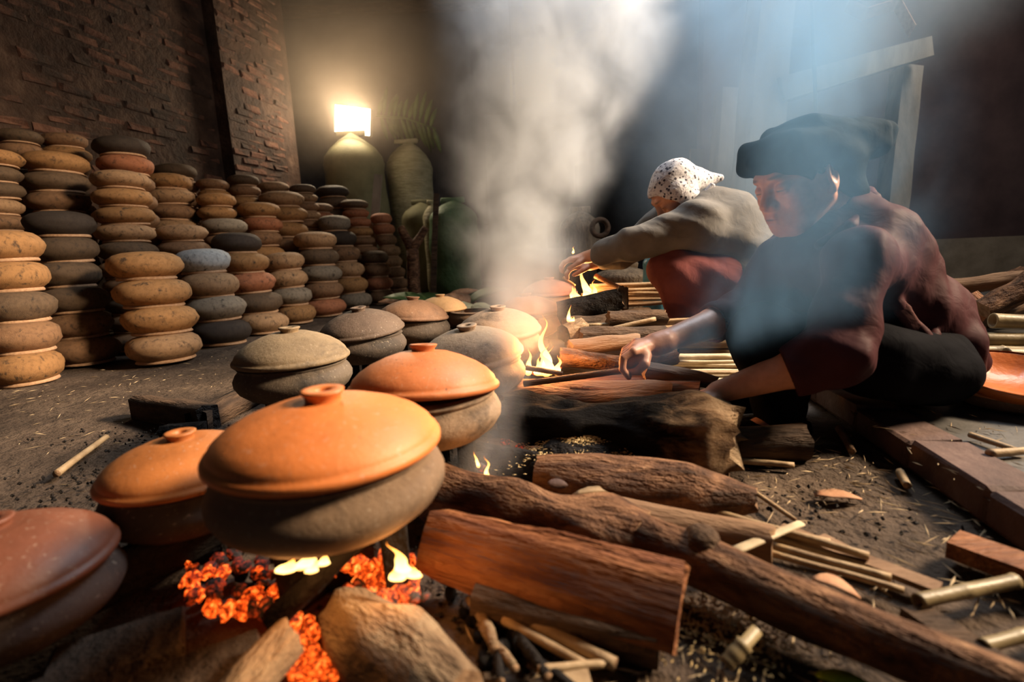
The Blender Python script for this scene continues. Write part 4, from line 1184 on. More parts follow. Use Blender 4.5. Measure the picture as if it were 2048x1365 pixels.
coals(60, [(385, 1170), (410, 1190), (450, 1205), (490, 1210), (520, 1200), (545, 1170), (535, 1145), (400, 1140), (470, 1120), (560, 1130), (600, 1120)], coal + coal_d, .006, .014, 'glowing coal left of the black prop under the front pot', 'glowing coals left of the black prop', .022)
coals(70, [(700, 1130), (730, 1150), (760, 1165), (790, 1170), (800, 1130), (820, 1150), (770, 1120), (690, 1110), (830, 1180), (740, 1180)], coal + coal_d[:2], .007, .016, 'glowing coal right of the black prop under the front pot', 'glowing coals right of the black prop', .034)
coals(40, [(590, 1250), (605, 1290), (620, 1320), (635, 1350), (600, 1330)], coal, .006, .012, 'glowing coal beside the ash-dusted log at the bottom edge', 'glowing coals along the ash-dusted log', .012)
coals(14, [(930, 915), (975, 915), (1000, 905), (950, 930)], coal_d, .008, .014, 'dim red coal in the smoke behind the bark log', 'dim coals behind the bark log', .02)
coals(5, [(1060, 905)], coal_d, .010, .016, 'ash-white coal beside the golden husks', 'ash-white coals by the husks', .03)
coals(26, [(480, 1150), (500, 1170), (440, 1160), (560, 1190), (640, 1140), (660, 1090), (600, 1090)], coal_k, .009, .018, 'dead black coal among the glowing ones', 'dead coals under the front pot')
coals(22, [(960, 1240), (1000, 1270), (970, 1300), (1040, 1290), (930, 1190)], coal_k, .006, .013, 'dead black coal near the broken stalks', 'dead coals near the broken stalks')
coals(10, [(1100, 760), (1080, 745), (1060, 755)], coal, .008, .014, 'glowing coal at the root of the tall flame', 'glowing coals under the tall flame', .05)


def flame(label, base, h, w, seed, lean=(0, 0), tongues=3, light=0.0, name='flame'):
    root = empty(name, base)
    tag(root, label, 'flame')
    R = random.Random(seed)
    for k in range(tongues):
        hh = h * (1 if k == 0 else R.uniform(.25, .6)); ww = w * (.62 if k == 0 else R.uniform(.40, .75))
        ox = 0 if k == 0 else R.uniform(-1, 1) * w * 1.5; oy = 0 if k == 0 else R.uniform(-.6, .6) * w
        V, F = [], []
        nz, ns = 22, 12
        for i in range(nz):
            t = i / (nz - 1)
            rr = ww * (math.sin(math.pi * min(1, t ** .55 * .86 + .14)) ** 1.1) * (1 - .72 * t) * (1 + .25 * mnoise.noise(Vector((t * 5, seed, k))))
            cx = ox + lean[0] * t * hh + hh * .30 * mnoise.noise(Vector((t * 2.3, seed * 1.7 + k * 5, 0))) * (0.3 + t)
            cy_ = oy + lean[1] * t * hh
            for q in range(ns):
                a = 2 * math.pi * q / ns
                k2 = 1 + .25 * mnoise.noise(Vector((math.cos(a), math.sin(a), t * 3 + seed)))
                V.append((cx + rr * k2 * math.cos(a), cy_ + rr * .6 * k2 * math.sin(a), t * hh))
        for i in range(nz - 1):
            for q in range(ns): F.append((i * ns + q, i * ns + (q + 1) % ns, (i + 1) * ns + (q + 1) % ns, (i + 1) * ns + q))
        obj('flame_tongue', mesh_from('flame_tongue', V, F, [M['flame']]), root)
    if light:
        l = bpy.data.lights.new('firelight', 'POINT'); l.energy = light; l.color = (1, .42, .12); l.shadow_soft_size = .03
        o = bpy.data.objects.new('firelight', l); link(o); o.location = Vector(base) + Vector((0, -0.02, h * .5))
    return root


flame('tall flame leaping beside the ash-grey pot', P(1085, 752, 1.36), .165, .026, 3, (.06, 0), 7, 5.5)
flame('far flame licking the stalks behind', P(1172, 602, 2.3), .165, .04, 7, (-.12, 0), 7, 3.5)
flame('tiny flame behind the bark log', P(957, 936, .90), .032, .006, 11, (-.1, 0), 1, 0)
flame('small ragged flame rising from the bark log', P(975, 962, .86), .045, .008, 12, (-.1, 0), 2, .15)
flame('bright flame left of the black prop under the front pot', P(603, 1138, .585), .030, .020, 15, (.6, 0), 4, .4)
flame('orange flame right of the black prop by the split board', P(815, 1152, .60), .045, .018, 18, (-.3, 0), 4, .4)
flame('little flame at the hollow-ended log', P(1138, 644, 1.62), .055, .012, 21, (.2, 0), 3, 0)
flame('wisp of flame high above the far fire', P(1146, 508, 2.35), .035, .010, 23, (.1, 0), 1, 0)

# ================================================================== PEOPLE (one continuous surface per body)
class Field:
    def __init__(self, lo, hi, h):
        self.lo = np.array(lo, float); self.h = h
        self.n = np.ceil((np.array(hi, float) - self.lo) / h).astype(int) + 1
        self.f = np.full(tuple(self.n), 0.05, np.float32)

    def _slice(self, lo, hi, pad):
        a = np.clip(np.floor((np.array(lo) - pad - self.lo) / self.h).astype(int), 0, self.n - 1)
        b = np.clip(np.ceil((np.array(hi) + pad - self.lo) / self.h).astype(int) + 1, 1, self.n)
        sl = tuple(slice(x, y) for x, y in zip(a, b))
        ax = [(self.lo[i] + np.arange(a[i], b[i]) * self.h).astype(np.float32) for i in range(3)]
        X, Y, Z = np.meshgrid(*ax, indexing='ij', sparse=True)
        return sl, X, Y, Z

    def put(self, sl, d, k, sub=False):
        f = self.f[sl]
        if sub:
            d = -d
            if k > 0:
                hh = np.clip(0.5 - 0.5 * (d - f) / -k, 0, 1) if False else np.clip(0.5 + 0.5 * (d - f) / k, 0, 1)
                self.f[sl] = f * (1 - hh) + d * hh + k * hh * (1 - hh)
            else: self.f[sl] = np.maximum(f, d)
        else:
            if k > 0:
                hh = np.clip(0.5 + 0.5 * (f - d) / k, 0, 1)
                self.f[sl] = f * (1 - hh) + d * hh - k * hh * (1 - hh)
            else: self.f[sl] = np.minimum(f, d)

    def cap(self, a, b, ra, rb, k=0.01, sub=False):
        a = np.array(a, float); b = np.array(b, float); rm = max(ra, rb)
        sl, X, Y, Z = self._slice(np.minimum(a, b) - rm, np.maximum(a, b) + rm, 0.02 + k)
        ab = b - a; L2 = max(float(ab @ ab), 1e-9)
        t = np.clip(((X - a[0]) * ab[0] + (Y - a[1]) * ab[1] + (Z - a[2]) * ab[2]) / L2, 0, 1)
        d = np.sqrt((X - a[0] - t * ab[0]) ** 2 + (Y - a[1] - t * ab[1]) ** 2 + (Z - a[2] - t * ab[2]) ** 2) - (ra + (rb - ra) * t)
        self.put(sl, d, k, sub)

    def ell(self, c, r, R=None, k=0.01, sub=False, box=0.0):
        """ellipsoid (or rounded box when box>0) with half sizes r along the rows of R"""
        c = np.array(c, float); r = np.array(r, float)
        R = np.eye(3) if R is None else np.array(R, float)
        ext = np.sqrt(((R * r[:, None]) ** 2).sum(0)) if not box else np.abs(R * r[:, None]).sum(0)
        sl, X, Y, Z = self._slice(c - ext, c + ext, 0.02 + k)
        q = [(X - c[0]) * R[i, 0] + (Y - c[1]) * R[i, 1] + (Z - c[2]) * R[i, 2] for i in range(3)]
        if box:
            dd = [np.abs(q[i]) - (r[i] - box) for i in range(3)]
            d = np.sqrt(sum(np.maximum(x, 0) ** 2 for x in dd)) + np.minimum(np.maximum(np.maximum(dd[0], dd[1]), dd[2]), 0) - box
        else:
            k0 = np.sqrt(sum((q[i] / r[i]) ** 2 for i in range(3)))
            k1 = np.sqrt(sum((q[i] / r[i] ** 2) ** 2 for i in range(3))) + 1e-9
            d = np.where(k0 < 0.05, -min(r), k0 * (k0 - 1) / k1)
        self.put(sl, d.astype(np.float32), k, sub)

    def folds(self, amp, waves):
        ax = [(self.lo[i] + np.arange(self.n[i]) * self.h).astype(np.float32) for i in range(3)]
        X, Y, Z = np.meshgrid(*ax, indexing='ij', sparse=True)
        for (kx, ky, kz, ph, wx, wy, wz) in waves:
            w = np.sin(X * kx + Y * ky + Z * kz + ph + 1.8 * np.sin(X * wx + Y * wy + Z * wz + ph * 2))
            self.f += (amp * np.sign(w) * np.abs(w) ** 1.5).astype(np.float32)

    def mesh(self):
        f = self.f; s = f < 0
        c = np.zeros(tuple(self.n - 1), np.uint8)
        for i in (0, 1):
            for j in (0, 1):
                for k in (0, 1):
                    c += s[i:self.n[0] - 1 + i, j:self.n[1] - 1 + j, k:self.n[2] - 1 + k]
        cells = np.argwhere((c > 0) & (c < 8))
        idx = np.full(tuple(self.n - 1), -1, np.int32)
        idx[tuple(cells.T)] = np.arange(len(cells))
        acc = np.zeros((len(cells), 3)); cnt = np.zeros(len(cells))
        cor = [(i, j, k) for i in (0, 1) for j in (0, 1) for k in (0, 1)]
        val = {o: f[cells[:, 0] + o[0], cells[:, 1] + o[1], cells[:, 2] + o[2]] for o in cor}
        for o in cor:
            for a in range(3):
                if o[a] == 0:
                    p = list(o); p[a] = 1; p = tuple(p)
                    va, vb = val[o], val[p]
                    m = (va < 0) != (vb < 0)
                    t = va[m] / (va[m] - vb[m])
                    q = np.tile(np.array(o, float), (m.sum(), 1)); q[:, a] = t
                    acc[m] += q; cnt[m] += 1
        V = self.lo + (cells + acc / cnt[:, None]) * self.h
        Q = []
        for a in range(3):
            b, d = (a + 1) % 3, (a + 2) % 3
            s0 = [slice(None)] * 3; s1 = [slice(None)] * 3
            s0[a] = slice(0, -1); s1[a] = slice(1, None)
            A = s[tuple(s0)]; B = s[tuple(s1)]
            e = np.argwhere(A != B)
            ok = (e[:, b] > 0) & (e[:, d] > 0) & (e[:, b] < self.n[b] - 1) & (e[:, d] < self.n[d] - 1)
            e = e[ok]
            flip = A[tuple(e.T)]
            def I(db, dd):
                q = e.copy(); q[:, b] -= db; q[:, d] -= dd
                return idx[tuple(q.T)]
            q = np.stack([I(1, 1), I(0, 1), I(0, 0), I(1, 0)], 1)
            q[~flip] = q[~flip][:, ::-1]
            Q.append(q)
        return V, np.concatenate(Q)


def sdf_obj(name, fld, mat, parent, smooth=1, origin=None):
    V, Q = fld.mesh()
    for _ in range(smooth):    # light Laplacian pass
        S = np.zeros_like(V); C = np.zeros(len(V))
        for a, b in ((0, 1), (1, 2), (2, 3), (3, 0)):
            np.add.at(S, Q[:, a], V[Q[:, b]]); np.add.at(C, Q[:, a], 1)
            np.add.at(S, Q[:, b], V[Q[:, a]]); np.add.at(C, Q[:, b], 1)
        V = V * .45 + .55 * S / np.maximum(C, 1)[:, None]
    me = numpy_mesh(name, V - np.array(origin), Q, [mat])
    return obj(name, me, parent), V


def v3(x): return np.array(x, float)


class Frame:
    def __init__(self, C, yaw, pitch, s, roll=0.0):
        """head frame: looks along F (towards -X, turned to the viewer by yaw, tilted down by pitch)"""
        Fh = v3((-math.cos(yaw), -math.sin(yaw), 0)); Z = v3((0, 0, 1))
        F = math.cos(pitch) * Fh - math.sin(pitch) * Z
        U = math.sin(pitch) * Fh + math.cos(pitch) * Z
        L = np.cross(U, F)
        self.F = F; self.U = math.cos(roll) * U + math.sin(roll) * L; self.L = np.cross(self.U, F)
        self.C = v3(C); self.s = s
        self.R = np.stack([self.F, self.L, self.U])

    def p(self, f, l, u): return self.C + self.s * (f * self.F + l * self.L + u * self.U)

    def inv(self, V): return (V - self.C) @ self.R.T / self.s


def build_head(fd, fr):
    s = fr.s
    def E(f, l, u, rf, rl, ru, k=.01, sub=False, R=None):
        fd.ell(fr.p(f, l, u), (rf * s, rl * s, ru * s), fr.R if R is None else R, k * s, sub)
    def Cc(a, b, ra, rb, k=.01, sub=False): fd.cap(fr.p(*a), fr.p(*b), ra * s, rb * s, k * s, sub)
    E(-.018, 0, .035, .100, .078, .088)
    E(.034, 0, -.028, .056, .062, .082, .03)
    E(.058, 0, -.082, .030, .034, .024, .03)
    for q in (1, -1):
        Cc((-.002, q * .058, -.045), (.055, q * .024, -.092), .018, .018, .03)
        E(.056, q * .043, -.022, .024, .021, .022, .02)
        E(.050, q * .036, -.055, .026, .022, .026, .02)
    Cc((.079, -.028, .030), (.079, .028, .030), .013, .013, .018)
    for q in (1, -1): E(.093, q * .033, .008, .016, .019, .012, .012, True)
    for q in (1, -1):
        E(.0745, q * .033, .007, .0150, .0165, .0120, .005)
        E(.079, q * .033, -.003, .0085, .015, .006, .005)          # lower lid and bag
    Cc((.084, 0, .018), (.104, 0, -.024), .0085, .0125, .014)
    for q in (1, -1): E(.093, q * .0135, -.029, .0115, .0085, .0085, .006)
    E(.080, 0, -.056, .020, .030, .022, .018)
    Cc((.0975, -.012, -.0515), (.0975, .012, -.0515), .0058, .0058, .005)
    Cc((.0945, -.012, -.0635), (.0945, .012, -.0635), .0066, .0066, .005)
    for q in (1, -1): Cc((.086, q * .022, -.056), (.0965, q * .012, -.055), .005, .005, .005)
    Cc((.1035, -.019, -.0575), (.1035, .019, -.0575), .0018, .0018, .002, True)
    for q in (1, -1):
        tilt = np.stack([fr.F * .94 - fr.U * .34 * 0 + fr.L * q * .34, fr.L * .94 - fr.F * q * .34, fr.U])
        E(-.010, q * .079, -.006, .019, .0075, .033, .004, R=tilt)
        E(-.008, q * .087, -.002, .011, .006, .021, .003, True, R=tilt)
        E(-.002, q * .080, -.034, .009, .007, .010, .004)


def tone_attr(me, V, fr, extra=None, base=(0.47, 0.225, 0.14)):
    q = fr.inv(V)
    f, l, u = q[:, 0], np.abs(q[:, 1]), q[:, 2]
    c = np.tile(np.array(base), (len(V), 1))
    def blend(w, col):
        w = np.clip(w, 0, 1)[:, None]
        c[:] = c * (1 - w) + np.array(col) * w
    def blob(cf, cl, cu, rf, rl, ru): return np.clip(1.6 * (1 - np.sqrt(((f - cf) / rf) ** 2 + ((l - cl) / rl) ** 2 + ((u - cu) / ru) ** 2)), 0, 1)
    blend(.45 * blob(.06, .045, -.025, .05, .04, .035), (0.50, 0.18, 0.115))
    blend(.9 * blob(.098, 0, -.0575, .02, .024, .012), (0.34, 0.115, 0.085))
    blend(1.0 * blob(.102, 0, -.0575, .02, .022, .0028), (0.10, 0.03, 0.025))
    blend(.85 * blob(.088, .030, .033, .03, .021, .0055), (0.05, 0.035, 0.03))
    blend(1.0 * blob(.0885, .033, .0015, .02, .017, .0026), (0.02, 0.014, 0.012))
    if extra is not None: extra(V, c, blend)
    a = me.color_attributes.new('tone', 'FLOAT_COLOR', 'POINT')
    a.data.foreach_set('color', np.concatenate([c, np.ones((len(V), 1))], 1).astype(np.float32).ravel())


def hand(fd, wrist, knuckles, curl, thumb, k=.004, pr=.012):
    """palm from the wrist to four knuckles, then fingers through the listed joints"""
    w = v3(wrist)
    for i, kn in enumerate(knuckles):
        fd.cap(w + (v3(kn) - w) * .12, kn, pr * 1.15, pr * .86, .010)
    for kn, joints in zip(knuckles, curl):
        pts = [v3(kn)] + [v3(j) for j in joints]
        rr = [.0096, .0088, .0080, .0070]
        for i in range(len(pts) - 1): fd.cap(pts[i], pts[i + 1], rr[i], rr[i + 1], .002)
    pts = [v3(t) for t in thumb]
    rr = [.013, .0108, .0095, .008]
    for i in range(len(pts) - 1): fd.cap(pts[i], pts[i + 1], rr[i], rr[i + 1], .005 if i == 0 else .002)


# ------------------------------------------------------------------ woman in the dark headscarf
foot0 = P(1680, 800, 1.2)
A0 = Vector((foot0.x, foot0.y, 0.0))
womanA = empty('person', A0)
tag(womanA, 'person in maroon jacket and dark headscarf squatting, feeding a stick into the fire', 'person', 'people tending the fire')
DA = 1.19
fa = Frame(P(1600, 358, DA), math.radians(13), math.radians(21), 1.02)
sh_n = P(1722, 520, 1.06); sh_f = P(1588, 505, 1.33)
el_n = P(1672, 712, 1.00); el_f = P(1478, 628, 1.33)
wr_n = P(1438, 784, 1.09); wr_f = P(1312, 689, 1.205)
hip_n = P(1820, 732, 1.13); hip_f = P(1800, 715, 1.32)
kn_n = P(1528, 672, 1.10); kn_f = P(1500, 650, 1.33)
an_n = P(1566, 850, 1.14); an_f = P(1535, 800, 1.35)
an_n.z = max(an_n.z, .055); an_f.z = max(an_f.z, .055)
pelv = P(1838, 722, 1.22); waist = P(1820, 640, 1.22); chest = P(1742, 530, 1.20); neckb = P(1690, 452, 1.20)
lo = np.array([0.20, 0.86, -0.01]); hi = np.array([1.30, 1.56, 0.84])
fd = Field(lo, hi, .0024)
fd.cap(pelv, waist, .085, .08, .02); fd.cap(waist, chest, .08, .085, .02); fd.cap(chest, neckb, .085, .05, .03)
fd.cap(neckb, fa.p(-.03, 0, -.03), .048, .050, .03)
fd.cap(chest, sh_n, .06, .05, .03); fd.cap(chest, sh_f, .06, .05, .03)
for a, b, c_ in ((sh_n, el_n, wr_n), (sh_f, el_f, wr_f)):
    fd.cap(a, b, .042, .036, .015)
    m = v3(b) + (v3(c_) - v3(b)) * .32
    fd.cap(b, m, .035, .0385, .012); fd.cap(m, c_, .0385, .0235, .012)
for a, b, c_ in ((hip_n, kn_n, an_n), (hip_f, kn_f, an_f)):
    fd.cap(a, b, .065, .048, .03); fd.cap(b, v3(b) + (v3(c_) - v3(b)) * .4, .045, .046, .012); fd.cap(v3(b) + (v3(c_) - v3(b)) * .4, c_, .046, .03, .012)
    toe = v3(c_) + v3((-.125, -.01, 0)); toe[2] = .018
    heel = v3(c_) + v3((.025, 0, 0)); heel[2] = .022
    fd.cap(heel, toe, .024, .018, .012); fd.cap(c_, heel, .03, .024, .015); fd.cap(c_, (v3(c_) + toe) / 2, .028, .022, .015)
build_head(fd, fa)
# far hand: a fist closed on the stick, back of the hand up
st = (v3(held_b) - v3(held_a)); st /= np.linalg.norm(st)
hw = v3(wr_f)
c0 = v3(P(1244, 741, 1.186))            # where the fingers meet the stick
kn_l, cu_l = [], []
dv = v3((P(1000, 0, 1) - P(999, 0, 1)))  # unused pixel step keeps scale in mind
for i in range(4):
    off = -.020 + i * .0165
    dep = v3((0.010, -0.030 + i * .019, 0.0))
    kk = v3(P(1252 + i * 6, 699 - i * 3, 1.18)) + dep
    tip = c0 + dep * .9 + st * (i * .004) + v3((-.002, -.008, -.008))
    m1 = v3(P(1232 + i * 5, 712 - i * 2, 1.178)) + dep
    m2 = v3(P(1231 + i * 4, 733 - i, 1.178)) + dep * .95
    kn_l.append(kk); cu_l.append([m1, m2, tip])
hand(fd, hw, kn_l, cu_l, [v3(P(1292, 712, 1.165)), v3(P(1290, 728, 1.150)), v3(P(1276, 742, 1.152)), v3(P(1258, 746, 1.160))], pr=.0125)
fd.cap(hw, v3(P(1330, 684, 1.205)), .026, .026, .012)
fd.cap(P(1278, 706, 1.178), P(1260, 722, 1.180), .024, .020, .008)
fd.cap(P(1270, 712, 1.19), P(1254, 728, 1.195), .022, .018, .008)
# near hand: fingers spread over the charred log
hwn = v3(wr_n)
kn_l, cu_l = [], []
for i in range(4):
    kk = v3(P(1400 + i * 3, 800 - i * 4, 1.075 + i * .019))
    kn_l.append(kk)
    cu_l.append([v3(P(1378 + i * 3, 805 - i * 4, 1.07 + i * .02)), v3(P(1362 + i * 3, 815 - i * 4, 1.068 + i * .02)), v3(P(1355 + i * 3, 828 - i * 4, 1.066 + i * .02))])
hand(fd, hwn, kn_l, cu_l, [v3(P(1428, 798, 1.075)), v3(P(1414, 812, 1.06)), v3(P(1400, 822, 1.055)), v3(P(1390, 830, 1.052))])
bodyA, VA = sdf_obj('body', fd, M['skin'], womanA, 1, A0)
foot_z = .075


def exA(V, c, blend):
    d = np.linalg.norm(V - v3(c0), axis=1)
    blend(.5 * np.clip((.06 - d) / .04, 0, 1), (0.42, 0.15, 0.09))


tone_attr(bodyA.data, VA, fa, exA)
del fd
nails = [cu_l]
# nails of the far hand
for i in range(4):
    pass

# jacket
fj = Field(np.array([0.36, 0.84, 0.0]), np.array([1.36, 1.60, 0.74]), .0045)
fj.cap(P(1732, 500, 1.20), P(1822, 660, 1.22), .112, .108, .02)
fj.cap(P(1690, 505, 1.20), P(1745, 610, 1.20), .095, .092, .05)
fj.cap(P(1822, 650, 1.22), P(1862, 700, 1.24), .100, .078, .03)
fj.cap(P(1702, 440, 1.21), P(1738, 500, 1.20), .066, .10, .04)
fj.cap(chest, sh_n, .08, .062, .04); fj.cap(chest, sh_f, .085, .062, .04)
fj.cap(sh_n, el_n, .064, .060, .03); fj.cap(sh_f, el_f, .064, .056, .03)
cuff_n = v3(el_n) + (v3(wr_n) - v3(el_n)) * .40
cuff_f = v3(el_f) + (v3(wr_f) - v3(el_f)) * .36
fj.cap(el_n, cuff_n, .060, .052, .02); fj.cap(el_f, cuff_f, .054, .048, .02)
fj.cap(P(1560, 520, 1.30), P(1640, 640, 1.27), .055, .05, .06)         # front of the jacket hanging from the chest
fj.cap(P(1610, 480, 1.22), P(1690, 560, 1.17), .06, .07, .05)
# jacket tail behind the hip, and the pale front hem
fj.cap(P(1880, 620, 1.21), P(1938, 728, 1.21), .062, .042, .04)
fj.cap(P(1925, 690, 1.14), P(1940, 742, 1.15), .036, .030, .03)
fj.cap(P(1795, 612, 1.10), P(1862, 690, 1.085), .016, .016, .008)
fj.cap(P(1862, 690, 1.085), P(1868, 672, 1.10), .014, .010, .006)
fj.folds(.0030, [(30, 14, 44, .3, 9, 5, 7), (-38, 10, 30, 1.7, 6, 9, 11), (55, -20, -26, .9, 12, 7, 5)])
fj.folds(.0016, [(80, 30, -60, 2.2, 10, 14, 9)])
# cuffs cut cleanly and opened
for cf, w in ((cuff_n, wr_n), (cuff_f, wr_f)):
    dd = v3(w) - cf; dd /= np.linalg.norm(dd)
    qx = np.cross(dd, (0, 0, 1)); qx /= np.linalg.norm(qx)
    fj.ell(cf + dd * .09, (.09, .075, .075), np.stack([dd, qx, np.cross(dd, qx)]), 0, True, .004)
    fj.cap(cf - dd * .03, cf + dd * .08, .041, .044, .003, True)
# opening for the neck
fj.cap(fa.p(-.03, 0, -.05), neckb, .052, .052, .006, True)
sdf_obj('jacket', fj, M['jacket'], womanA, 2, A0)
del fj
# pale turned-up hem at the hip
fm = Field(np.array([0.70, 0.90, 0.10]), np.array([1.05, 1.25, 0.40]), .003)
hp_ = [P(1788, 600, 1.098), P(1806, 622, 1.092), P(1828, 656, 1.088), P(1846, 684, 1.088)]
for a, b, r_ in zip(hp_[:-1], hp_[1:], (.010, .011, .012)):
    T_ = v3(b) - v3(a); L_ = np.linalg.norm(T_); T_ /= L_
    Y_ = v3((0, -1, 0)); Y_ = Y_ - T_ * (Y_ @ T_); Y_ /= np.linalg.norm(Y_)
    fm.ell((v3(a) + v3(b)) / 2, (L_ / 2 + .006, .007, .016), np.stack([T_, Y_, np.cross(T_, Y_)]), .006, False, .006)
sdf_obj('jacket_hem', fm, M['hem'], womanA, 2, A0)
# collar
fc = Field(np.array([0.5, 1.0, 0.38]), np.array([1.1, 1.5, 0.74]), .0035)
cb = v3(P(1722, 408, 1.22))
fc.cap(P(1700, 455, 1.12), P(1745, 400, 1.18), .014, .016, .01); fc.cap(P(1745, 400, 1.18), P(1738, 384, 1.25), .016, .014, .01)
fc.cap(P(1640, 490, 1.13), P(1700, 455, 1.12), .012, .014, .01)
sdf_obj('collar', fc, M['jacket'], womanA, 2, A0)
# trousers
ft = Field(np.array([0.38, 0.86, 0.0]), np.array([1.32, 1.58, 0.52]), .005)
ft.ell(P(1826, 722, 1.22), (.098, .155, .103), None, .02)
ft.cap(hip_n, kn_n, .085, .064, .03); ft.cap(hip_f, kn_f, .08, .062, .03)
ft.cap(P(1848, 738, 1.15), P(1760, 725, 1.10), .064, .074, .03)
for b, c_ in ((kn_n, an_n), (kn_f, an_f)):
    cc2 = v3(b) + (v3(c_) - v3(b)) * .86
    ft.cap(b, cc2, .066, .054, .02)
ft.cap(kn_n, P(1560, 770, 1.2), .06, .07, .03)
ft.folds(.0022, [(34, 20, 50, .3, 9, 5, 7), (-30, 40, 24, 1.2, 6, 9, 11)])
sdf_obj('trousers', ft, M['black_cloth'], womanA, 2, A0)
# shoes
for c_ in (an_n, an_f):
    fs = Field(v3(c_) - v3((.22, .09, .14)), v3(c_) + v3((.12, .09, .06)), .004)
    toe = v3(c_) + v3((-.135, -.01, 0)); toe[2] = .026
    heel = v3(c_) + v3((.03, 0, 0)); heel[2] = .030
    fs.cap(heel, toe, .032, .026, .012)
    sdf_obj('shoe', fs, M['black_cloth'], womanA, 1, A0)
# headscarf: two folded layers over the crown and a fall behind the neck
fh = Field(np.array([0.36, 0.9, 0.40]), np.array([1.12, 1.5, 0.86]), .0035)
hc = v3(P(1626, 295, DA + .01))
yaw = math.radians(15)
Fh = v3((-math.cos(yaw), -math.sin(yaw), 0)); Lh = v3((math.sin(yaw), -math.cos(yaw), 0))


def slabT(c, r, tilt, k, box):
    Fx = Fh * math.cos(tilt) - v3((0, 0, 1)) * math.sin(tilt); Ux = Fh * math.sin(tilt) + v3((0, 0, 1)) * math.cos(tilt)
    fh.ell(c, r, np.stack([Fx, Lh, Ux]), k, False, box)


slabT(hc + v3((0, 0, -.006)) + Fh * .006, (.140, .098, .042), math.radians(6), .004, .026)
slabT(hc + v3((0, 0, .016)) - Fh * .034, (.126, .088, .038), math.radians(-2), .003, .028)
fh.ell(fa.p(-.02, 0, .040), (.112, .092, .086), fa.R, .02)                       # skull under the cloth
fh.cap(hc - Fh * .105 + v3((0, 0, .002)), hc - Fh * .146 + v3((0, 0, -.004)), .040, .016, .03)     # back corner
fh.cap(hc + Fh * .11 + v3((0, 0, -.022)) - Lh * .05, hc + Fh * .148 + v3((0, 0, -.034)) - Lh * .03, .022, .008, .02)
fh.cap(hc + Fh * .11 + v3((0, 0, -.022)) + Lh * .04, hc + Fh * .148 + v3((0, 0, -.034)) + Lh * .02, .022, .008, .02)    # front peak
fh.cap(fa.p(-.070, .0, .01), fa.p(-.095, .0, -.075), .070, .052, .03)             # fall over the nape
fh.cap(fa.p(-.052, .045, .02), fa.p(-.082, .035, -.065), .045, .036, .03)
# the face stays clear
fh.ell(fa.p(.092, 0, -.036), (.098, .110, .074), fa.R, .006, True)
fh.ell(fa.p(.010, .082, -.018), (.030, .024, .036), fa.R, .008, True)
fh.ell(fa.p(.010, -.082, -.018), (.030, .024, .036), fa.R, .008, True)
fh.folds(.0014, [(20, 30, 90, .3, 9, 5, 17), (-50, 20, 60, 1.7, 6, 9, 11)])
sdf_obj('headscarf', fh, M['turban'], womanA, 2, A0)
for q in (1, -1):
    fk_ = Field(np.array([0.40, 0.95, 0.45]), np.array([1.0, 1.45, 0.80]), .003)
    fk_.cap(fa.p(.052, q * .063, .055), fa.p(.012, q * .076, .012), .013, .008, .01)
    fk_.cap(fa.p(.030, q * .070, .055), fa.p(-.005, q * .078, .030), .016, .010, .01)
    sdf_obj('hair', fk_, M['turban'], womanA, 1, A0)

# ------------------------------------------------------------------ woman in the spotted kerchief
DB = 2.0
fB = Frame(P(1353, 388, DB), math.radians(2), math.radians(42), .98)
shn = P(1398, 452, 1.88); shf = P(1345, 440, 2.14)
eln = P(1262, 490, 1.92); elf = P(1250, 505, 2.2)
wrn = P(1172, 515, 2.08); wrf = P(1180, 530, 2.22)
hpn = P(1478, 560, 1.95); hpf = P(1470, 555, 2.15)
knn = P(1345, 540, 1.93); knf = P(1350, 545, 2.15)
ann = PZ(1395, 2.0, .07); anf = PZ(1390, 2.16, .07)
B0 = Vector(PZ(1420, 2.05, 0.0))
womanB = empty('person', B0)
tag(womanB, 'person in grey jacket and white spotted kerchief crouching at the far fire', 'person', 'people tending the fire')
fd = Field(np.array([0.20, 1.65, -0.01]), np.array([1.20, 2.45, 0.90]), .0042)
fd.cap(P(1480, 545, DB), P(1440, 460, DB), .09, .09, .02); fd.cap(P(1440, 460, DB), P(1392, 420, DB), .09, .05, .03)
fd.cap(P(1392, 420, DB), fB.p(-.03, 0, -.03), .048, .05, .03)
fd.cap(P(1430, 455, DB), shn, .06, .05, .03); fd.cap(P(1430, 455, DB), shf, .06, .05, .03)
for a, b, c_ in ((shn, eln, wrn), (shf, elf, wrf)):
    fd.cap(a, b, .042, .038, .015); fd.cap(b, c_, .038, .025, .012)
for a, b, c_ in ((hpn, knn, ann), (hpf, knf, anf)):
    fd.cap(a, b, .065, .05, .03); fd.cap(b, c_, .048, .032, .012)
    toe = v3(c_) + v3((-.14, -.01, 0)); toe[2] = .022
    fd.cap(c_, toe, .03, .02, .012)
build_head(fd, fB)
for wv_, el_ in ((wrn, eln), (wrf, elf)):
    w = v3(wv_)
    kn_l = [w + v3((-.062, -.024 + .017 * i, -.006)) for i in range(4)]
    cu = [[k_ + v3((-.026, 0, -.010)), k_ + v3((-.040, 0, -.028)), k_ + v3((-.038, 0, -.048))] for k_ in kn_l]
    hand(fd, w, kn_l, cu, [w + v3((-.015, -.022, -.01)), w + v3((-.035, -.034, -.02)), w + v3((-.058, -.034, -.032)), w + v3((-.074, -.026, -.04))], pr=.014)
bodyB, VB = sdf_obj('body', fd, M['skin'], womanB, 1, B0)
tone_attr(bodyB.data, VB, fB)
fj = Field(np.array([0.28, 1.60, 0.0]), np.array([1.30, 2.50, 0.86]), .006)
fj.cap(P(1432, 455, DB), P(1500, 560, DB), .155, .165, .03)
fj.cap(P(1395, 425, DB), P(1432, 455, DB), .075, .15, .05)
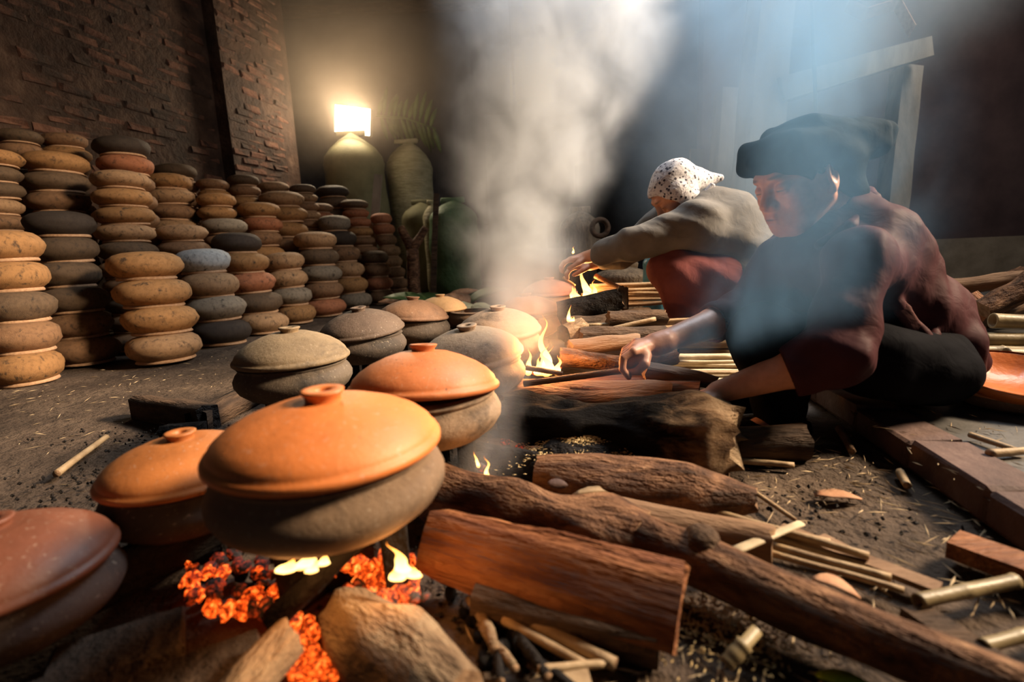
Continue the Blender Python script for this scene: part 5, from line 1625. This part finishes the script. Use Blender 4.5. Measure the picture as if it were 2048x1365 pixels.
fj.cap(P(1430, 460, DB), shn, .11, .085, .04); fj.cap(P(1430, 460, DB), shf, .11, .08, .04)
for a, b, c_ in ((shn, eln, wrn), (shf, elf, wrf)):
    cf = v3(b) + (v3(c_) - v3(b)) * .62
    fj.cap(a, b, .085, .062, .04); fj.cap(b, cf, .060, .048, .02)
fj.cap(fB.p(-.03, 0, -.05), P(1392, 420, DB), .05, .05, .006, True)
fj.folds(.0030, [(30, 14, 44, .3, 9, 5, 7), (-38, 10, 36, 1.7, 6, 9, 11), (20, -10, 66, .9, 12, 7, 5)])
sdf_obj('jacket', fj, M['grey_jacket'], womanB, 2, B0)
ft = Field(np.array([0.40, 1.65, 0.0]), np.array([1.30, 2.45, 0.52]), .006)
ft.ell(P(1500, 590, DB), (.17, .19, .14), None, .02)
for a, b, c_ in ((hpn, knn, ann), (hpf, knf, anf)):
    ft.cap(a, b, .105, .085, .03); ft.cap(b, v3(b) + (v3(c_) - v3(b)) * .85, .085, .062, .03)
ft.cap(P(1400, 560, 2.0), P(1400, 640, 2.0), .10, .09, .05)
ft.folds(.0026, [(34, 20, 50, .3, 9, 5, 7), (-30, 40, 24, 1.2, 6, 9, 11)])
sdf_obj('trousers', ft, M['maroon_trousers'], womanB, 2, B0)
for c_ in (ann, anf):
    fs = Field(v3(c_) - v3((.24, .09, .14)), v3(c_) + v3((.12, .09, .06)), .005)
    toe = v3(c_) + v3((-.15, -.01, 0)); toe[2] = .028
    heel = v3(c_) + v3((.03, 0, 0)); heel[2] = .032
    fs.cap(heel, toe, .034, .028, .012)
    sdf_obj('shoe', fs, M['black_cloth'], womanB, 1, B0)
# kerchief: cloth over the crown, drawn to a point behind
fh = Field(np.array([0.35, 1.75, 0.45]), np.array([1.15, 2.3, 0.92]), .004)
fh.ell(fB.p(-.016, 0, .036), (.106, .086, .090), fB.R, .01)
fh.cap(P(1362, 366, 2.0), P(1440, 358, 2.0), .082, .010, .012)
fh.cap(P(1350, 345, 2.0), P(1440, 356, 2.0), .046, .009, .01)
fh.cap(fB.p(.0, .055, .01), fB.p(-.02, .055, -.04), .042, .034, .02); fh.cap(fB.p(.0, -.055, .01), fB.p(-.02, -.055, -.04), .042, .034, .02)
fh.cap(fB.p(.02, .05, .02), fB.p(.012, .058, -.055), .040, .018, .03); fh.cap(fB.p(.02, -.05, .02), fB.p(.012, -.058, -.055), .040, .018, .03)
fh.ell(fB.p(.100, 0, -.030), (.085, .10, .092), fB.R, .006, True)
fh.cap(P(1385, 452, 2.0), P(1450, 415, 2.0), .075, .045, .01, True)
fh.folds(.0022, [(40, 30, 60, .3, 9, 5, 17), (-50, 20, 60, 1.7, 6, 9, 11)])
sdf_obj('kerchief', fh, M['kerchief'], womanB, 2, B0)
fk_ = Field(np.array([0.5, 1.75, 0.45]), np.array([1.0, 2.2, 0.85]), .0035)
kt = v3(P(1412, 385, 1.93))
fk_.cap(kt, P(1424, 372, 1.93), .010, .012, .01); fk_.cap(kt, P(1404, 402, 1.92), .009, .005, .004); fk_.cap(kt, P(1418, 402, 1.94), .009, .005, .004)
sdf_obj('kerchief_knot', fk_, M['kerchief'], womanB, 1, B0)

# ================================================================== SMOKE (real volumes, shaped by density fields)
class NX:
    """tiny expression builder over Math nodes"""
    nt = None

    def __init__(self, s): self.s = s

    @staticmethod
    def op(o, *a):
        n = NX.nt.nodes.new('ShaderNodeMath'); n.operation = o
        for i, x in enumerate(a):
            if isinstance(x, NX): NX.nt.links.new(x.s, n.inputs[i])
            else: n.inputs[i].default_value = x
        return NX(n.outputs[0])

    def __add__(s, o): return NX.op('ADD', s, o)
    __radd__ = __add__
    def __mul__(s, o): return NX.op('MULTIPLY', s, o)
    __rmul__ = __mul__
    def __sub__(s, o): return NX.op('SUBTRACT', s, o)
    def __rsub__(s, o): return NX.op('SUBTRACT', o, s)
    def __truediv__(s, o): return NX.op('DIVIDE', s, o)


def sstep(x, a, b):
    n = NX.nt.nodes.new('ShaderNodeMapRange'); n.interpolation_type = 'SMOOTHSTEP'
    NX.nt.links.new(x.s, n.inputs['Value'])
    n.inputs['From Min'].default_value = a; n.inputs['From Max'].default_value = b
    return NX(n.outputs['Result'])


def smoke(name, label, lo, hi, res, build, color, density, aniso=0.2):
    me = bpy.data.meshes.new(name)
    # eight corner points: the bounds of the plume
    me.from_pydata([(x, y, z) for x in (lo[0], hi[0]) for y in (lo[1], hi[1]) for z in (lo[2], hi[2])], [], [])
    o = obj(name, me)
    tag(o, label, 'smoke', kind='stuff')
    m = bpy.data.materials.new(name); m.use_nodes = True
    nt = m.node_tree; nt.nodes.clear()
    pv = nt.nodes.new('ShaderNodeVolumePrincipled')
    pv.inputs['Color'].default_value = (*color, 1)
    pv.inputs['Density'].default_value = density
    pv.inputs['Anisotropy'].default_value = aniso
    out = nt.nodes.new('ShaderNodeOutputMaterial'); nt.links.new(pv.outputs[0], out.inputs['Volume'])
    me.materials.append(m)
    g = bpy.data.node_groups.new(name, 'GeometryNodeTree')
    g.interface.new_socket(name='Geometry', in_out='OUTPUT', socket_type='NodeSocketGeometry')
    go = g.nodes.new('NodeGroupOutput')
    vc = g.nodes.new('GeometryNodeVolumeCube')
    vc.inputs['Min'].default_value = lo; vc.inputs['Max'].default_value = hi
    for k, r in zip(('Resolution X', 'Resolution Y', 'Resolution Z'), res): vc.inputs[k].default_value = r
    NX.nt = g
    pos = g.nodes.new('GeometryNodeInputPosition')
    sp = g.nodes.new('ShaderNodeSeparateXYZ'); g.links.new(pos.outputs[0], sp.inputs[0])

    def noise3(scale, detail=4.0, rough=.6, dist=0.0, off=(0, 0, 0), sc=(1, 1, 1)):
        mp = g.nodes.new('ShaderNodeVectorMath'); mp.operation = 'MULTIPLY_ADD'
        g.links.new(pos.outputs[0], mp.inputs[0]); mp.inputs[1].default_value = sc; mp.inputs[2].default_value = off
        n = g.nodes.new('ShaderNodeTexNoise'); n.inputs['Scale'].default_value = scale; n.inputs['Detail'].default_value = detail
        n.inputs['Roughness'].default_value = rough; n.inputs['Distortion'].default_value = dist
        g.links.new(mp.outputs[0], n.inputs['Vector'])
        return NX(n.outputs[0])
    d = build(NX(sp.outputs[0]), NX(sp.outputs[1]), NX(sp.outputs[2]), noise3)
    g.links.new(d.s, vc.inputs['Density'])
    sm = g.nodes.new('GeometryNodeSetMaterial'); sm.inputs['Material'].default_value = m
    g.links.new(vc.outputs[0], sm.inputs[0]); g.links.new(sm.outputs[0], go.inputs[0])
    md = o.modifiers.new('smoke', 'NODES'); md.node_group = g
    return o


def plume(pts, radii, z0, z1, amp=1.5, bias=.42, nsc=3.2, off=(0, 0, 0), yk=1.0, sc=(1, 1, .6), gain=1.0, dist=.6, thin=0.0):
    """density around a curve x(z), y(z) given at heights (piecewise linear by smooth blends)"""
    def build(x, y, z, noise3):
        def curve(vals):
            e = NX.op('ADD', vals[0][1], 0.0)
            for (za, va), (zb, vb) in zip(vals[:-1], vals[1:]):
                n = NX.nt.nodes.new('ShaderNodeMapRange'); NX.nt.links.new(z.s, n.inputs['Value'])
                n.inputs['From Min'].default_value = za; n.inputs['From Max'].default_value = zb
                n.inputs['To Min'].default_value = 0; n.inputs['To Max'].default_value = vb - va
                e = e + NX(n.outputs['Result'])
            return e
        cx = curve([(p[2], p[0]) for p in pts]); cy_ = curve([(p[2], p[1]) for p in pts])
        r = curve([(p[2], q) for p, q in zip(pts, radii)])
        dx = (x - cx) / r; dy = (y - cy_) * yk / r
        d = NX.op('SQRT', dx * dx + dy * dy)
        n = noise3(nsc, 5.0, .62, dist, off, sc)
        core = sstep(d, 1.25, .15)
        v = NX.op('MAXIMUM', core * (core * .55 + (n - bias) * amp), 0.0)
        return (v + core * thin) * sstep(z, z0[0], z0[1]) * sstep(z, z1[1], z1[0]) * gain
    return build


def pt3(px, py, d):
    p = P(px, py, d); return (p.x, p.y, p.z)


# the thick white column rising from the pots
colp = [pt3(1035, 610, 2.0), pt3(1035, 470, 2.05), pt3(1062, 330, 2.1), pt3(1095, 180, 2.15), pt3(1140, 0, 2.2), pt3(1180, -150, 2.2)]
smoke('smoke_column', 'thick pale smoke column rising from the pots', (-.75, 1.4, .1), (1.1, 2.9, 1.75), (150, 120, 150),
      plume(colp, [.20, .27, .34, .42, .52, .56], (.08, .24), (1.5, 1.75), 3.6, .46, 4.6, (0, 0, 0), dist=.9, sc=(1, 1, .8)), (.84, .87, .92), 7.0)
# bluish smoke drifting up over the near woman
wp = [pt3(1150, 800, .92), pt3(1330, 720, .87), pt3(1540, 620, .84), pt3(1630, 470, .85), pt3(1650, 300, .90), pt3(1600, 120, 1.0), pt3(1560, -60, 1.1)]
smoke('smoke_drift', 'bluish smoke drifting up before the turbaned woman', (.05, .6, .15), (1.05, 1.35, 1.1), (120, 90, 120),
      plume(wp, [.05, .08, .16, .18, .18, .22, .24], (.18, .30), (.95, 1.1), 4.0, .49, 5.0, (3, 1, 0), dist=1.0), (.26, .52, .86), 3.0, 0.0)
# thin smoke filling the upper right of the shed
rp = [pt3(1420, 560, 2.6), pt3(1440, 380, 2.6), pt3(1480, 200, 2.6), pt3(1560, 0, 2.6), pt3(1640, -160, 2.6)]
smoke('smoke_haze', 'thin blue smoke hanging in the upper right of the shed', (-.2, 1.9, .3), (3.2, 3.4, 2.1), (100, 48, 60),
      plume(rp, [.35, .55, .8, 1.1, 1.2], (.35, .7), (1.9, 2.1), 3.4, .47, 2.3, (7, 2, 0), dist=1.0, thin=.12), (.52, .68, .86), 0.9, 0.1)
# low smoke creeping over the logs
lp = [pt3(960, 900, .92), pt3(985, 820, .98), pt3(1060, 740, 1.15), pt3(1090, 640, 1.5)]
smoke('smoke_wisp', 'wisps of smoke curling over the bark log', (-.35, .55, .02), (.35, 1.6, .45), (84, 100, 52),
      plume([pt3(900, 1010, .85), pt3(960, 930, .90), pt3(985, 850, .95), pt3(1010, 780, 1.05), pt3(1060, 700, 1.2)], [.07, .08, .07, .07, .12], (.03, .07), (.33, .45), 2.8, .50, 9, (1, 5, 0), gain=1.0), (.75, .77, .82), 9.0, 0.1)
# glowing haze about the floodlight
lw = pt3(705, 200, 5.5)


def haze(x, y, z, noise3):
    dx = (x - lw[0]) / 2.2; dy = (y - lw[1]) / 1.4; dz = (z - lw[2] - .35) / 1.35
    d = NX.op('SQRT', dx * dx + dy * dy + dz * dz)
    n = noise3(1.6, 3.0, .55, .3, (2, 2, 9))
    return sstep(d, 1.0, 0.0) * (n * 1.2 + .25)


smoke('lamp_haze', 'warm dusty haze glowing around the floodlight', (lw[0] - 2.2, 4.1, .9), (lw[0] + 2.2, 7.0, 3.58), (60, 40, 50), haze, (1.0, .82, .64), 0.34, 0.1)
